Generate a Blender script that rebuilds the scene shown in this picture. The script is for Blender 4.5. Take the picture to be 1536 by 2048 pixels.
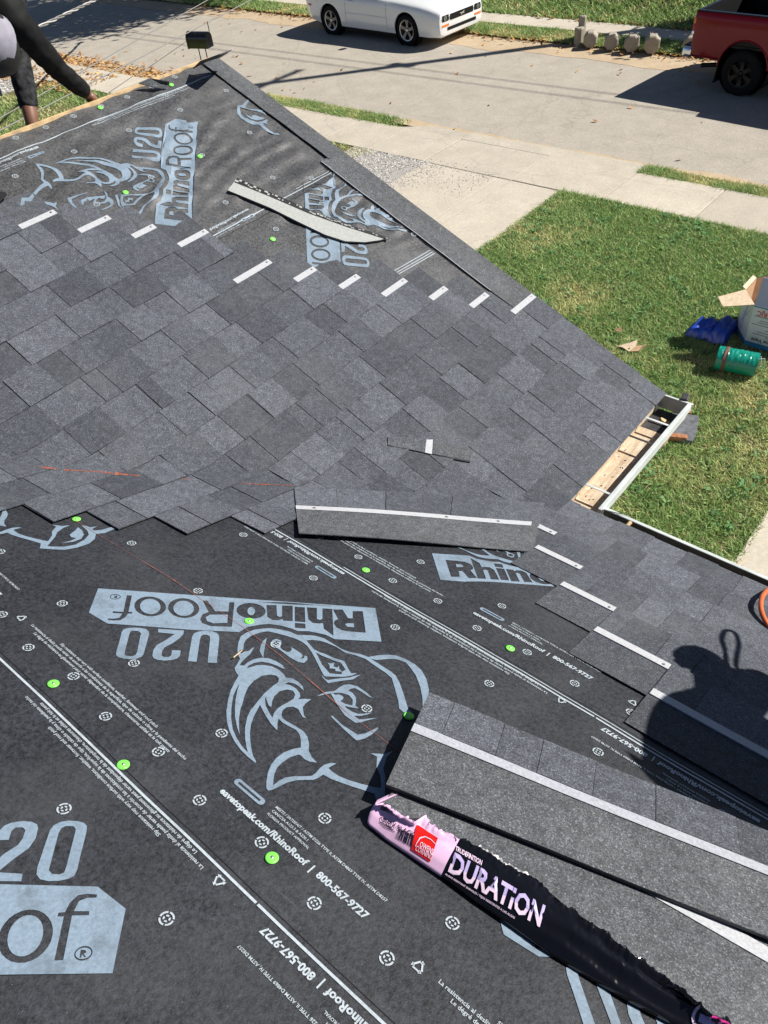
import bpy, bmesh, math, random
import numpy as np
from mathutils import Vector, Matrix, noise
from mathutils.geometry import delaunay_2d_cdt

for _o in list(bpy.data.objects): bpy.data.objects.remove(_o)
SC = bpy.context.scene
COL = SC.collection
random.seed(7)
RNG = np.random.default_rng(11)

# ------------------------------------------------------------------ camera
CZ = 5.30                                   # camera height above the lawn
FPX, PCX, PCY = 1548.0, 768.0, 1024.0       # focal length and centre in photo pixels
_vx = np.array([-1600-PCX, -200-PCY, FPX]); _vy = np.array([2700-PCX, -745-PCY, FPX])
_g = _vy/np.linalg.norm(_vy); _e = -_vx/np.linalg.norm(_vx)
_e = _e-_g*_e.dot(_g); _e /= np.linalg.norm(_e)
RW = np.array([_e, _g, np.cross(_e, _g)])   # photo camera axes (right, down, forward) -> world
CAM = np.array([0., 0., CZ])
cam_d = bpy.data.cameras.new('camera'); cam = bpy.data.objects.new('camera', cam_d); COL.objects.link(cam)
cam_d.sensor_fit = 'HORIZONTAL'; cam_d.sensor_width = 36; cam_d.lens = 36*FPX/1536
cam_d.clip_start = 0.02; cam_d.clip_end = 2000
_r, _d, _f = RW[:, 0], RW[:, 1], RW[:, 2]
cam.matrix_world = Matrix(((_r[0], -_d[0], -_f[0], 0), (_r[1], -_d[1], -_f[1], 0), (_r[2], -_d[2], -_f[2], CZ), (0, 0, 0, 1)))
SC.camera = cam

# ------------------------------------------------------------------ sky, sun, exposure
SUN_EL = math.radians(43.0)
SUN = np.array([0.695*math.cos(SUN_EL), 0.719*math.cos(SUN_EL), math.sin(SUN_EL)]); SUN /= np.linalg.norm(SUN)
world = bpy.data.worlds.new('World'); SC.world = world; world.use_nodes = True
wn = world.node_tree; wn.nodes.clear()
sky = wn.nodes.new('ShaderNodeTexSky'); sky.sky_type = 'NISHITA'; sky.sun_disc = False
sky.sun_elevation = SUN_EL; sky.sun_rotation = math.atan2(SUN[0], SUN[1])
sky.air_density = 0.6; sky.dust_density = 0.3; sky.ozone_density = 1.5
bg = wn.nodes.new('ShaderNodeBackground'); bg.inputs[1].default_value = 0.05
wo = wn.nodes.new('ShaderNodeOutputWorld')
wn.links.new(sky.outputs[0], bg.inputs[0]); wn.links.new(bg.outputs[0], wo.inputs[0])
sun_d = bpy.data.lights.new('sun', 'SUN'); sun_d.energy = 5.0; sun_d.angle = math.radians(0.53); sun_d.color = (1.0, 0.955, 0.88)
sun = bpy.data.objects.new('sun', sun_d); COL.objects.link(sun)
sun.rotation_euler = Vector(-SUN).to_track_quat('-Z', 'Y').to_euler(); sun.location = (20, 20, 30)
SC.view_settings.view_transform = 'Standard'; SC.view_settings.look = 'None'
SC.view_settings.exposure = 0.58; SC.view_settings.gamma = 1.0; SC.view_settings.use_curve_mapping = False
SC.render.engine = 'CYCLES'
SC.render.resolution_x = 768; SC.render.resolution_y = 1024

# ------------------------------------------------------------------ photo pixel -> place
def ray(px, py):
    v = np.array([px-PCX, py-PCY, FPX]); v /= np.linalg.norm(v); return RW @ v
def on_z(px, py, z=0.0):
    r = ray(px, py); return CAM + r*((z-CZ)/r[2])
def at_dist(px, py, d): return CAM + ray(px, py)*d
PITCH = math.radians(22.62); TT = math.tan(PITCH); CC = math.cos(PITCH); SS = math.sin(PITCH)
HA = 1.316                                   # camera above the main roof, vertically
N_A = np.array([0, SS, CC]); N_B = np.array([SS, 0, CC])
X_E, Z_E = -0.98, CZ-2.151                   # eave of the gable slope
Y_EA = 2.02                                  # eave of the main slope
RIDGE_X = -3.612; RAKE_Y = 2.845
P_A = np.array([0, 0, CZ-HA]); P_B = np.array([X_E, 0, Z_E])
def on_plane(px, py, P, N, off=0.0):
    r = ray(px, py); return CAM + r*(((P+N*off-CAM) @ N)/(r @ N))
def on_a(px, py, off=0.0): return on_plane(px, py, P_A, N_A, off)
def on_b(px, py, off=0.0): return on_plane(px, py, P_B, N_B, off)
def fa(x, q, n=0.0): return np.array([x, q*CC, CZ-HA-q*SS]) + N_A*n          # main roof: x along eave, q down slope
def fbp(q1, q2, n=0.0): return np.array([X_E+q1*CC, q2, Z_E-q1*SS]) + N_B*n   # gable roof: q1 = -t (t up slope), q2 = y
# valley fold
VD = np.array([-1, -1, TT]); VD = VD/np.linalg.norm(VD)
_kv = 2.985
V0 = np.array([X_E, X_E+_kv, CZ-HA-TT*(X_E+_kv)])
PA = np.cross(VD, N_A); PA = PA if PA @ np.array([1, -1, 0]) > 0 else -PA
PB = np.cross(VD, N_B); PB = PB if PB @ np.array([-1, 1, 0]) > 0 else -PB
def fold(y, t, n=0.0, r=0.035):
    Q = np.array([X_E-t*CC, y, Z_E+t*SS]); d = Q-V0; a = d @ VD; b = d @ PB
    s = math.sqrt(b*b+r*r); fb_, fa_ = (b+s)/2, (s-b)/2; w = (b/s+1)/2
    nn = N_B*w+N_A*(1-w); nn = nn/np.linalg.norm(nn)
    return V0 + a*VD + PB*fb_ + PA*fa_ + nn*n

# ------------------------------------------------------------------ materials
MATS = {}
def nodes_of(name):
    m = bpy.data.materials.new(name); m.use_nodes = True
    nt = m.node_tree; b = nt.nodes['Principled BSDF']; MATS[name] = m
    return m, nt, b
def N(nt, t, **kw):
    n = nt.nodes.new(t)
    for k, v in kw.items(): setattr(n, k, v)
    return n
def rgb(c): return (c[0], c[1], c[2], 1.0)
def mix(nt, fac, a, b, mode='MIX'):
    m = N(nt, 'ShaderNodeMix', data_type='RGBA', blend_type=mode)
    for s, v in ((0, fac), (6, a), (7, b)):
        if hasattr(v, 'links') or hasattr(v, 'is_output'): nt.links.new(v, m.inputs[s])
        elif s == 0: m.inputs[0].default_value = v
        else: m.inputs[s].default_value = rgb(v)
    return m.outputs[2]
def ramp(nt, src, stops):
    r = N(nt, 'ShaderNodeValToRGB'); nt.links.new(src, r.inputs[0])
    el = r.color_ramp.elements
    while len(el) < len(stops): el.new(0.5)
    for e, (p, c) in zip(el, stops): e.position = p; e.color = rgb(c) if not np.isscalar(c) else (c, c, c, 1)
    return r.outputs[0]
def coord(nt, kind='Object'): return N(nt, 'ShaderNodeTexCoord').outputs[kind]
def noise_tex(nt, vec, scale, detail=2.0, rough=0.5):
    n = N(nt, 'ShaderNodeTexNoise'); n.inputs['Scale'].default_value = scale; n.inputs['Detail'].default_value = detail
    n.inputs['Roughness'].default_value = rough; nt.links.new(vec, n.inputs['Vector']); return n.outputs['Fac']
def vor(nt, vec, scale, out='Color', feature='F1'):
    n = N(nt, 'ShaderNodeTexVoronoi', feature=feature); n.inputs['Scale'].default_value = scale; nt.links.new(vec, n.inputs['Vector']); return n.outputs[out]
def bump(nt, b, h, strength=0.3, dist=0.002):
    n = N(nt, 'ShaderNodeBump'); n.inputs['Strength'].default_value = strength; n.inputs['Distance'].default_value = dist
    nt.links.new(h, n.inputs['Height']); nt.links.new(n.outputs[0], b.inputs['Normal'])
def plain(name, c, rough=0.5, metal=0.0, var=0.12, scale=30.0, spec=0.5, coat=0.0, bmp=0.0, bscale=200.0):
    m, nt, b = nodes_of(name); v = coord(nt)
    f = noise_tex(nt, v, scale, 4.0, 0.6)
    c2 = tuple(max(0, x*(1-var*1.6)) for x in c); c1 = tuple(min(1, x*(1+var)) for x in c)
    nt.links.new(ramp(nt, f, [(0.3, c2), (0.7, c1)]), b.inputs['Base Color'])
    b.inputs['Roughness'].default_value = rough; b.inputs['Metallic'].default_value = metal
    b.inputs['Specular IOR Level'].default_value = spec; b.inputs['Coat Weight'].default_value = coat
    if bmp: bump(nt, b, noise_tex(nt, v, bscale, 3), bmp)
    return m

def granule(name, dark, light, rnd=True, strip=0.0):
    m, nt, b = nodes_of(name); v = coord(nt)
    if rnd:
        oi = N(nt, 'ShaderNodeObjectInfo').outputs['Random']; base = ramp(nt, oi, [(0.0, dark), (1.0, light)])
    else:
        base = ramp(nt, noise_tex(nt, v, 6, 2), [(0.3, dark), (0.7, light)])
    cell = vor(nt, v, 430.0)
    sep = N(nt, 'ShaderNodeSeparateColor'); nt.links.new(cell, sep.inputs[0])
    g = ramp(nt, sep.outputs[0], [(0.0, 0.50), (0.45, 0.84), (0.8, 1.20), (0.94, 1.6), (1.0, 2.3)])
    c = mix(nt, 1.0, base, g, 'MULTIPLY')
    big = ramp(nt, noise_tex(nt, v, 42, 3, 0.65), [(0.28, 0.72), (0.72, 1.25)])
    c = mix(nt, 1.0, c, big, 'MULTIPLY')
    dust = ramp(nt, noise_tex(nt, v, 3.2, 4, 0.7), [(0.50, 0.0), (0.78, 0.30)])
    c = mix(nt, dust, c, (0.15, 0.16, 0.165))
    scf = N(nt, 'ShaderNodeMapping'); scf.inputs['Rotation'].default_value = (0.3, 0.2, 0.6); scf.inputs['Scale'].default_value = (3.0, 26.0, 9.0); nt.links.new(v, scf.inputs[0])
    c = mix(nt, ramp(nt, noise_tex(nt, scf.outputs[0], 3.0, 6, 0.8), [(0.62, 0.0), (0.80, 0.45)]), c, (0.21, 0.22, 0.225))
    nt.links.new(c, b.inputs['Base Color'])
    b.inputs['Roughness'].default_value = 0.82; b.inputs['Specular IOR Level'].default_value = 0.35
    bump(nt, b, sep.outputs[1], 0.55, 0.0022)
    return m
granule('granules', (0.053, 0.059, 0.071), (0.106, 0.115, 0.136))
granule('granules_base', (0.050, 0.055, 0.065), (0.090, 0.097, 0.113))
granule('granules_plain', (0.080, 0.085, 0.093), (0.108, 0.113, 0.122), rnd=False)

def underlay(name, dark, light, rough, dcol, dmax, fib):
    m, nt, b = nodes_of(name); v = coord(nt)
    f = noise_tex(nt, v, 95, 5, 0.85); f2 = noise_tex(nt, v, 5, 4, 0.6)
    c = ramp(nt, f, [(0.38, dark), (0.62, light)])
    c = mix(nt, 1.0, c, ramp(nt, f2, [(0.3, 0.78), (0.7, 1.22)]), 'MULTIPLY')
    dust = ramp(nt, noise_tex(nt, v, 2.3, 6, 0.8), [(0.46, 0.0), (0.80, dmax)])  # pale dust patches; on the gable sheet they also stand in for sheen
    c = mix(nt, dust, c, dcol)
    for rot, ss in (((0.1, 0.2, 0.5), (2.0, 60.0, 20.0)), ((0.1, 0.3, -0.8), (3.0, 90.0, 20.0))):
        scf = N(nt, 'ShaderNodeMapping'); scf.inputs['Rotation'].default_value = rot; scf.inputs['Scale'].default_value = ss; nt.links.new(v, scf.inputs[0])
        c = mix(nt, ramp(nt, noise_tex(nt, scf.outputs[0], 1.3, 5, 0.8), [(0.64, 0.0), (0.82, fib)]), c, (0.15, 0.155, 0.16))
    sp = vor(nt, v, 70.0, 'Distance')
    c = mix(nt, ramp(nt, sp, [(0.0, 0.9), (0.055, 0.0)]), c, (0.35, 0.35, 0.36))
    nt.links.new(c, b.inputs['Base Color'])
    b.inputs['Roughness'].default_value = rough; b.inputs['Specular IOR Level'].default_value = 0.45
    mp = N(nt, 'ShaderNodeMapping'); mp.inputs['Scale'].default_value = (1, 1, 1); nt.links.new(v, mp.inputs[0])
    bump(nt, b, noise_tex(nt, mp.outputs[0], 110, 4, 0.8), 0.5, 0.004)
    return m
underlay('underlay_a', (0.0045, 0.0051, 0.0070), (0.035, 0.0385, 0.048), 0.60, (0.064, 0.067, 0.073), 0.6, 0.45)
underlay('underlay_b', (0.020, 0.021, 0.023), (0.105, 0.106, 0.110), 0.40, (0.19, 0.19, 0.19), 0.6, 0.7)  # same film on the gable, its sheen painted in as paler colour and streaks

def print_mat(name, c, wear):
    m, nt, b = nodes_of(name); v = coord(nt)
    f = noise_tex(nt, v, 160, 4, 0.7); f2 = noise_tex(nt, v, 12, 5, 0.7)
    cc = ramp(nt, f, [(0.25, tuple(x*0.74 for x in c)), (0.7, tuple(x*1.12 for x in c))])
    cc = mix(nt, ramp(nt, f2, [(0.50, 0.0), (0.85, wear)]), cc, (0.05, 0.05, 0.05)); cc = mix(nt, ramp(nt, noise_tex(nt, v, 60, 5, 0.8), [(0.55, 0.0), (0.75, 0.55)]), cc, tuple(x*0.35 for x in c))
    nt.links.new(cc, b.inputs['Base Color']); b.inputs['Roughness'].default_value = 0.6
    return m
print_mat('print_blue', (0.195, 0.262, 0.335), 0.8)
print_mat('print_white', (0.40, 0.455, 0.50), 0.4)
print_mat('print_dark', (0.022, 0.024, 0.03), 0.2)
plain('nail_strip', (0.43, 0.44, 0.465), 0.75, var=0.12, scale=160)
plain('strip_grey', (0.36, 0.38, 0.42), 0.8, var=0.15, scale=160)
plain('cap_green', (0.20, 0.80, 0.10), 0.35, var=0.06)
plain('steel', (0.55, 0.55, 0.55), 0.35, 0.9)
plain('chalk_orange', (0.34, 0.095, 0.06), 0.95, var=0.6, scale=240)
plain('asphalt_black', (0.012, 0.012, 0.014), 0.55, var=0.3, scale=90)
plain('shingle_back', (0.36, 0.37, 0.36), 0.9, var=0.12, scale=120, bmp=0.2)
plain('wood_tan', (0.62, 0.44, 0.24), 0.75, var=0.25, scale=18)
plain('white_paint', (0.56, 0.60, 0.59), 0.45, var=0.12, scale=14)
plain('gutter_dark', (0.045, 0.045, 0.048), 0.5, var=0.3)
plain('siding', (0.62, 0.60, 0.55), 0.6, var=0.06)
def weathered_wood():
    m, nt, b = nodes_of('gutter_dirt'); v = coord(nt)
    mp = N(nt, 'ShaderNodeMapping'); mp.inputs['Scale'].default_value = (26, 2.2, 26); nt.links.new(v, mp.inputs[0])
    f = noise_tex(nt, mp.outputs[0], 2.0, 5, 0.7); f2 = noise_tex(nt, v, 26, 5, 0.75)
    c = ramp(nt, f, [(0.3, (0.34, 0.24, 0.15)), (0.5, (0.52, 0.41, 0.29)), (0.7, (0.64, 0.54, 0.41))])
    c = mix(nt, ramp(nt, f2, [(0.5, 0.0), (0.68, 0.6)]), c, (0.78, 0.72, 0.60))
    c = mix(nt, ramp(nt, noise_tex(nt, v, 60, 4, 0.8), [(0.6, 0.0), (0.72, 0.8)]), c, (0.12, 0.09, 0.07))
    nt.links.new(c, b.inputs['Base Color']); b.inputs['Roughness'].default_value = 0.85
weathered_wood()

def paved(name, c1, c2, fine=220, crack=0.0, stain=0.25, per_obj=0.0):
    m, nt, b = nodes_of(name); v = coord(nt)
    c = ramp(nt, noise_tex(nt, v, 2.0, 6, 0.7), [(0.3, c2), (0.7, c1)])
    c = mix(nt, 1.0, c, ramp(nt, noise_tex(nt, v, fine, 3, 0.7), [(0.3, 0.72), (0.7, 1.22)]), 'MULTIPLY')
    c = mix(nt, 1.0, c, ramp(nt, noise_tex(nt, v, 24, 4, 0.8), [(0.3, 0.86), (0.7, 1.12)]), 'MULTIPLY')
    c = mix(nt, ramp(nt, noise_tex(nt, v, 0.9, 6, 0.75), [(0.55, 0.0), (0.8, stain)]), c, tuple(x*0.6 for x in c2))
    if crack:
        nz = N(nt, 'ShaderNodeTexNoise'); nz.inputs['Scale'].default_value = 2.5; nz.inputs['Detail'].default_value = 5; nt.links.new(v, nz.inputs['Vector'])
        vv = mix(nt, 0.22, v, nz.outputs['Color'])
        d = vor(nt, vv, 0.55, 'Distance', 'DISTANCE_TO_EDGE')
        c = mix(nt, ramp(nt, d, [(0.0, crack), (0.006, 0.0)]), c, tuple(x*0.35 for x in c2))
    if per_obj:
        oi = N(nt, 'ShaderNodeObjectInfo').outputs['Random']
        c = mix(nt, 1.0, c, ramp(nt, oi, [(0, 1-per_obj), (1, 1+per_obj)]), 'MULTIPLY')
    nt.links.new(c, b.inputs['Base Color']); b.inputs['Roughness'].default_value = 0.9; b.inputs['Specular IOR Level'].default_value = 0.3
    bump(nt, b, noise_tex(nt, v, fine, 3), 0.3, 0.004)
paved('concrete', (0.54, 0.49, 0.405), (0.44, 0.395, 0.325), 160, 0.22, 0.45, 0.08)
paved('road_surface', (0.43, 0.39, 0.33), (0.35, 0.318, 0.268), 60, 0.24, 0.40)
paved('gravel_bed', (0.42, 0.40, 0.37), (0.30, 0.28, 0.25), 90, 0.0, 0.4)
paved('road_dirt', (0.52, 0.41, 0.28), (0.42, 0.32, 0.21), 120, 0.0, 0.4)
paved('soil', (0.16, 0.145, 0.06), (0.09, 0.095, 0.035), 90, 0.0, 0.4)
paved('stone_block', (0.42, 0.38, 0.31), (0.30, 0.27, 0.22), 90, 0.0, 0.3)

def attr_mat(name, rough=0.7, trans=0.0):
    m, nt, b = nodes_of(name)
    a = N(nt, 'ShaderNodeAttribute'); a.attribute_name = 'Col'
    nt.links.new(a.outputs['Color'], b.inputs['Base Color']); b.inputs['Roughness'].default_value = rough
    b.inputs['Specular IOR Level'].default_value = 0.3
    if trans:
        tr = N(nt, 'ShaderNodeBsdfTranslucent'); nt.links.new(a.outputs['Color'], tr.inputs[0])
        ms = N(nt, 'ShaderNodeMixShader'); ms.inputs[0].default_value = trans
        out = nt.nodes['Material Output']
        nt.links.new(b.outputs[0], ms.inputs[1]); nt.links.new(tr.outputs[0], ms.inputs[2]); nt.links.new(ms.outputs[0], out.inputs[0])
attr_mat('grass_blades', 0.6, 0.25)
attr_mat('dry_leaves', 0.8, 0.15)
attr_mat('stones', 0.9)
attr_mat('tree_leaves', 0.6, 0.3)

# ------------------------------------------------------------------ object helpers
def tag(o, label=None, cat=None, group=None, kind=None):
    if label: o['label'] = label
    if cat: o['category'] = cat
    if group: o['group'] = group
    if kind: o['kind'] = kind
    return o
def thing(name, label, cat, loc=(0, 0, 0), rotz=0.0, group=None):
    o = bpy.data.objects.new(name, None); COL.objects.link(o); o.empty_display_size = 0.1
    o.location = tuple(loc); o.rotation_euler = (0, 0, rotz)
    return tag(o, label, cat, group)
def root_loc(p):
    v = np.zeros(3)
    while p is not None: v = v+np.array(p.location); p = p.parent
    return v
def obj(name, verts, faces, mat, parent=None, world=True, smooth=False, loc=None, mat2=None, fmat=None):
    """one mesh object; world verts are made local to the parent"""
    V = np.asarray(verts, float).reshape(-1, 3)
    off = root_loc(parent) if (world and parent is not None) else np.zeros(3)
    if parent is None and loc is not None: off = np.asarray(loc, float)
    me = bpy.data.meshes.new(name); me.from_pydata((V-off).tolist(), [], [tuple(f) for f in faces])
    me.materials.append(MATS[mat])
    if mat2:
        for mm in mat2: me.materials.append(MATS[mm])
        me.polygons.foreach_set('material_index', fmat)
    if smooth: me.polygons.foreach_set('use_smooth', [True]*len(me.polygons))
    me.update()
    o = bpy.data.objects.new(name, me); COL.objects.link(o)
    if parent is not None: o.parent = parent
    elif loc is not None: o.location = tuple(loc)
    return o
class MB:
    def __init__(s): s.v = []; s.f = []
    def add(s, v, f):
        n = len(s.v); s.v += [tuple(map(float, p)) for p in v]; s.f += [tuple(i+n for i in q) for q in f]; return s
    def box(s, c, d, M=None, bev=0.0):
        c = np.array(c, float); h = np.array(d, float)/2
        if bev <= 0:
            P = [np.array([sx, sy, sz])*h for sz in (-1, 1) for sy in (-1, 1) for sx in (-1, 1)]
            F = [(0, 2, 3, 1), (4, 5, 7, 6), (0, 1, 5, 4), (2, 6, 7, 3), (0, 4, 6, 2), (1, 3, 7, 5)]
        else:
            bm = bmesh.new(); bmesh.ops.create_cube(bm, size=1.0)
            for v in bm.verts: v.co = Vector((v.co.x*2*h[0], v.co.y*2*h[1], v.co.z*2*h[2]))
            bmesh.ops.bevel(bm, geom=list(bm.edges), offset=min(bev, min(h)*0.9), segments=2, affect='EDGES', profile=0.5)
            bm.verts.index_update(); P = [np.array(v.co) for v in bm.verts]; F = [[v.index for v in f.verts] for f in bm.faces]; bm.free()
        P = [(M @ p if M is not None else p)+c for p in P]
        return s.add(P, F)
    def tube(s, pts, r, n=8, cap=True):
        pts = [np.array(p, float) for p in pts]; k = len(pts)
        rs = [r]*k if np.isscalar(r) else r
        V = []; F = []; prev = None
        for i, p in enumerate(pts):
            d = pts[min(i+1, k-1)]-pts[max(i-1, 0)]; d = d/(np.linalg.norm(d)+1e-9)
            if prev is None:
                a = np.cross(d, [0, 0, 1.0]);
                if np.linalg.norm(a) < 1e-3: a = np.cross(d, [1.0, 0, 0])
            else: a = prev-d*(prev @ d)
            a = a/np.linalg.norm(a); prev = a; b = np.cross(d, a)
            for j in range(n):
                t = 2*math.pi*j/n; V.append(p+(a*math.cos(t)+b*math.sin(t))*rs[i])
        for i in range(k-1):
            for j in range(n): F.append((i*n+j, i*n+(j+1) % n, (i+1)*n+(j+1) % n, (i+1)*n+j))
        if cap: F.append(tuple(range(n-1, -1, -1))); F.append(tuple((k-1)*n+j for j in range(n)))
        return s.add(V, F)
    def lathe(s, prof, c=(0, 0, 0), axis=1, n=32):
        """profile of (radius, offset) spun about an axis through c"""
        V = []; F = []; k = len(prof)
        for j in range(n):
            t = 2*math.pi*j/n
            for r, o in prof:
                p = [r*math.cos(t), o, r*math.sin(t)] if axis == 1 else ([r*math.cos(t), r*math.sin(t), o] if axis == 2 else [o, r*math.cos(t), r*math.sin(t)])
                V.append(np.array(p)+np.array(c))
        for j in range(n):
            for i in range(k-1): F.append((j*k+i, ((j+1) % n)*k+i, ((j+1) % n)*k+i+1, j*k+i+1))
        return s.add(V, F)
    def loft(s, secs, closed=True, caps=True):
        m = len(secs[0]); V = [p for q in secs for p in q]; F = []
        for i in range(len(secs)-1):
            for j in range(m if closed else m-1):
                F.append((i*m+j, i*m+(j+1) % m, (i+1)*m+(j+1) % m, (i+1)*m+j))
        if caps: F.append(tuple(range(m-1, -1, -1))); F.append(tuple((len(secs)-1)*m+j for j in range(m)))
        return s.add(V, F)
    def prism(s, poly, z0, z1):
        n = len(poly); V = [(x, y, z0) for x, y in poly]+[(x, y, z1) for x, y in poly]
        return s.add(V, [tuple(range(n-1, -1, -1)), tuple(range(n, 2*n))]+[(i, (i+1) % n, n+(i+1) % n, n+i) for i in range(n)])
    def build(s, name, mat, parent=None, world=True, smooth=False, loc=None): return obj(name, s.v, s.f, mat, parent, world, smooth, loc)
def auto_smooth(o, ang=40):
    bm = bmesh.new(); bm.from_mesh(o.data); bmesh.ops.recalc_face_normals(bm, faces=bm.faces)
    for e in bm.edges: e.smooth = (len(e.link_faces) == 2 and e.calc_face_angle(3.2) < math.radians(ang))
    for f in bm.faces: f.smooth = True
    bm.to_mesh(o.data); bm.free(); return o
def structure(o): o['kind'] = 'structure'; return o
# ------------------------------------------------------------------ roofs
EXPO = 0.1465; SH_H = 0.33
gable = thing('gable_roof', 'half shingled gable roof slope with bare black underlayment below its ridge', 'roof', (X_E, 2.4, Z_E))
main = thing('main_roof', 'near roof slope of black printed underlayment with a few shingle courses at its eave', 'roof', (0, Y_EA, CZ-HA-TT*Y_EA))

# timber decks: slopes with thickness
def slope_deck(name, pts, n, th, mat, parent):
    P = [np.array(p) for p in pts]; m = len(P); lo = [p-n*th for p in P]
    return obj(name, P+lo, [tuple(range(m)), tuple(range(2*m-1, m-1, -1))]+[(i, i+m, (i+1) % m+m, (i+1) % m) for i in range(m)], mat, parent)
def zb(x): return Z_E+(X_E-x)*TT
def za(y): return CZ-HA-TT*y
X_W = 2*RIDGE_X-X_E
Y_RM = -2.3
nW = np.array([-SS, 0, CC])
def dn(p, n, d): return np.array(p)-n*d
slope_deck('roof_deck', [dn((X_E-0.005, y, zb(X_E-0.005)), N_B, 0.0075) for y in (-1.2, RAKE_Y-0.012)]+[dn((RIDGE_X, y, zb(RIDGE_X)), N_B, 0.0075) for y in (RAKE_Y-0.012, -1.2)], N_B, 0.03, 'wood_tan', gable)
slope_deck('far_slope', [(RIDGE_X-0.004, y, zb(RIDGE_X)-0.004) for y in (-1.2, RAKE_Y)]+[(X_W, y, Z_E) for y in (RAKE_Y, -1.2)], nW, 0.03, 'granules_base', gable)
slope_deck('roof_deck', [dn((x, Y_EA-0.004, za(Y_EA-0.004)), N_A, 0.004) for x in (5.0, X_E+0.02)]+[dn((-6.0, -1.9, za(-1.9)), N_A, 0.004), dn((-6.0, Y_RM, za(Y_RM)), N_A, 0.004), dn((5.0, Y_RM, za(Y_RM)), N_A, 0.004)], N_A, 0.03, 'wood_tan', main)
slope_deck('far_slope', [(x, Y_RM-0.004, za(Y_RM)-0.004) for x in (-6.0, 5.0)]+[(x, Y_RM-4.3, za(Y_RM)-4.3*TT) for x in (5.0, -6.0)], np.array([0, -SS, CC]), 0.03, 'granules_base', main)
# ridge: bare edge of the sheathing above the underlayment
mb = MB(); mb.box((RIDGE_X-0.012, 0.85, zb(RIDGE_X)-0.004), (0.022, 3.95, 0.030)); mb.build('ridge_board', 'wood_tan', gable)

# --- underlayment sheets
def smooth(a, b, x):
    t = min(1, max(0, (x-a)/(b-a))); return t*t*(3-2*t)
def wr(y, t):
    """wrinkles of the loose sheet on the gable slope"""
    st = 0.72+(2.853-y)*1.067
    m = smooth(st+0.26, st+0.46, t)*smooth(0.9, 1.5, y)
    if m <= 0: return 0.0
    edge = smooth(2.0, 2.7, y)
    d1 = (t-0.25*y)*62+4.5*noise.noise((y*2.0, t*2.0, 0)); d2 = (y*0.8+t*1.1)*48+5*noise.noise((y*1.5, t*1.7, 4))
    w = (0.0040+0.0050*edge)*math.sin(d1)*(0.45+0.55*noise.noise((y*1.7, t*1.9, 7))) + 0.0055*math.sin(d2)*noise.noise((y*2.4, t*2.6, 2))
    w += 0.0045*noise.noise((y*9, t*9, 1))+0.0020*noise.noise((y*24, t*24, 3))
    # a long ridge-wise fold under the logo
    f = (t-(1.23+0.52*y)); w += 0.011*math.exp(-(f/0.022)**2)*smooth(1.55, 1.7, y)*(1-smooth(2.05, 2.15, y))
    # puckers gathered at the rake
    w += 0.004*edge*math.sin(t*62+7*noise.noise((t*5, 0, 0)))*smooth(2.35, 2.66, y)
    w += 0.0028*noise.noise((y*14+t*9, t*20-y*6, 6))*smooth(1.5, 2.1, y)
    m *= 1-0.9*smooth(2.665, 2.70, y)
    return max(w*m, -0.0055)
def grid_sheet(fn, us, vs):
    V = [fn(u, v) for u in us for v in vs]; nv = len(vs)
    F = [(i*nv+j, (i+1)*nv+j, (i+1)*nv+j+1, i*nv+j+1) for i in range(len(us)-1) for j in range(nv-1)]
    return V, F
ys = np.arange(-1.0, RAKE_Y-0.01, 0.0175); ts = np.arange(0.0, 2.853, 0.0175)
V, F = grid_sheet(lambda y, t: fbp(-t, y, wr(y, t)), ys, ts)
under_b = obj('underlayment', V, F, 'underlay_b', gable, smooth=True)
us = np.concatenate([np.linspace(-3.6, 0.6, 190), np.linspace(0.7, 5.0, 40)]); qs = np.linspace(-2.4, Y_EA/CC-0.002, 170)
def wa(x, q): return 0.0030*noise.noise((x*2.5, q*2.5, 9))+0.0016*noise.noise((x*7, q*9, 5))+0.0022*max(0, noise.noise((x*1.6+q*3.0, q*1.2-x*0.8, 12)))
V, F = grid_sheet(lambda x, q: fa(x, q, wa(x, q)), us, qs)
F = [tuple(reversed(f)) for f in F]
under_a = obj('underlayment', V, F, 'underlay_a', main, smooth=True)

# --- printed film: helpers
def frame(which):
    if which == 'a': return lambda p, n=0.0: fa(p[0], p[1], n+wa(p[0], p[1]))
    return lambda p, n=0.0: fbp(p[0], p[1], n+wr(p[1], -p[0]))
FR = {'a': (frame('a'), under_a, np.array([1, 0, 0]), np.array([0, CC, -SS]), N_A), 'b': (frame('b'), under_b, np.array([CC, 0, -SS]), np.array([0, 1, 0]), N_B)}
def text_tris(s, bold=0.0, shear=0.0):
    cu = bpy.data.curves.new('txt', 'FONT'); cu.body = s; cu.offset = bold; cu.shear = shear; cu.resolution_u = 2; cu.fill_mode = 'FRONT'
    to = bpy.data.objects.new('txt', cu); me = bpy.data.meshes.new_from_object(to)
    V = np.array([v.co[:2] for v in me.vertices]); F = [tuple(p.vertices) for p in me.polygons]
    bpy.data.objects.remove(to); bpy.data.curves.remove(cu); bpy.data.meshes.remove(me)
    V[:, 0] -= V[:, 0].min(); return V, F
def lay(which, O, r, V, F, name, mat, n=0.0016, parent=None):
    fn, par, *_ = FR[which]; r = np.array(r, float); r /= np.linalg.norm(r); u = np.array([-r[1], r[0]]); O = np.array(O)
    return obj(name, [fn(O+r*x+u*y, n) for x, y in V], F, mat, parent or par)
def lay_text(which, O, r, s, width, mat='print_white', bold=0.02, name='text_print', hs=1.0):
    V, F = text_tris(s, bold); k = width/V[:, 0].max(); V = V*np.array([k, k*hs]); return lay(which, O, r, V, F, name, mat)
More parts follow.
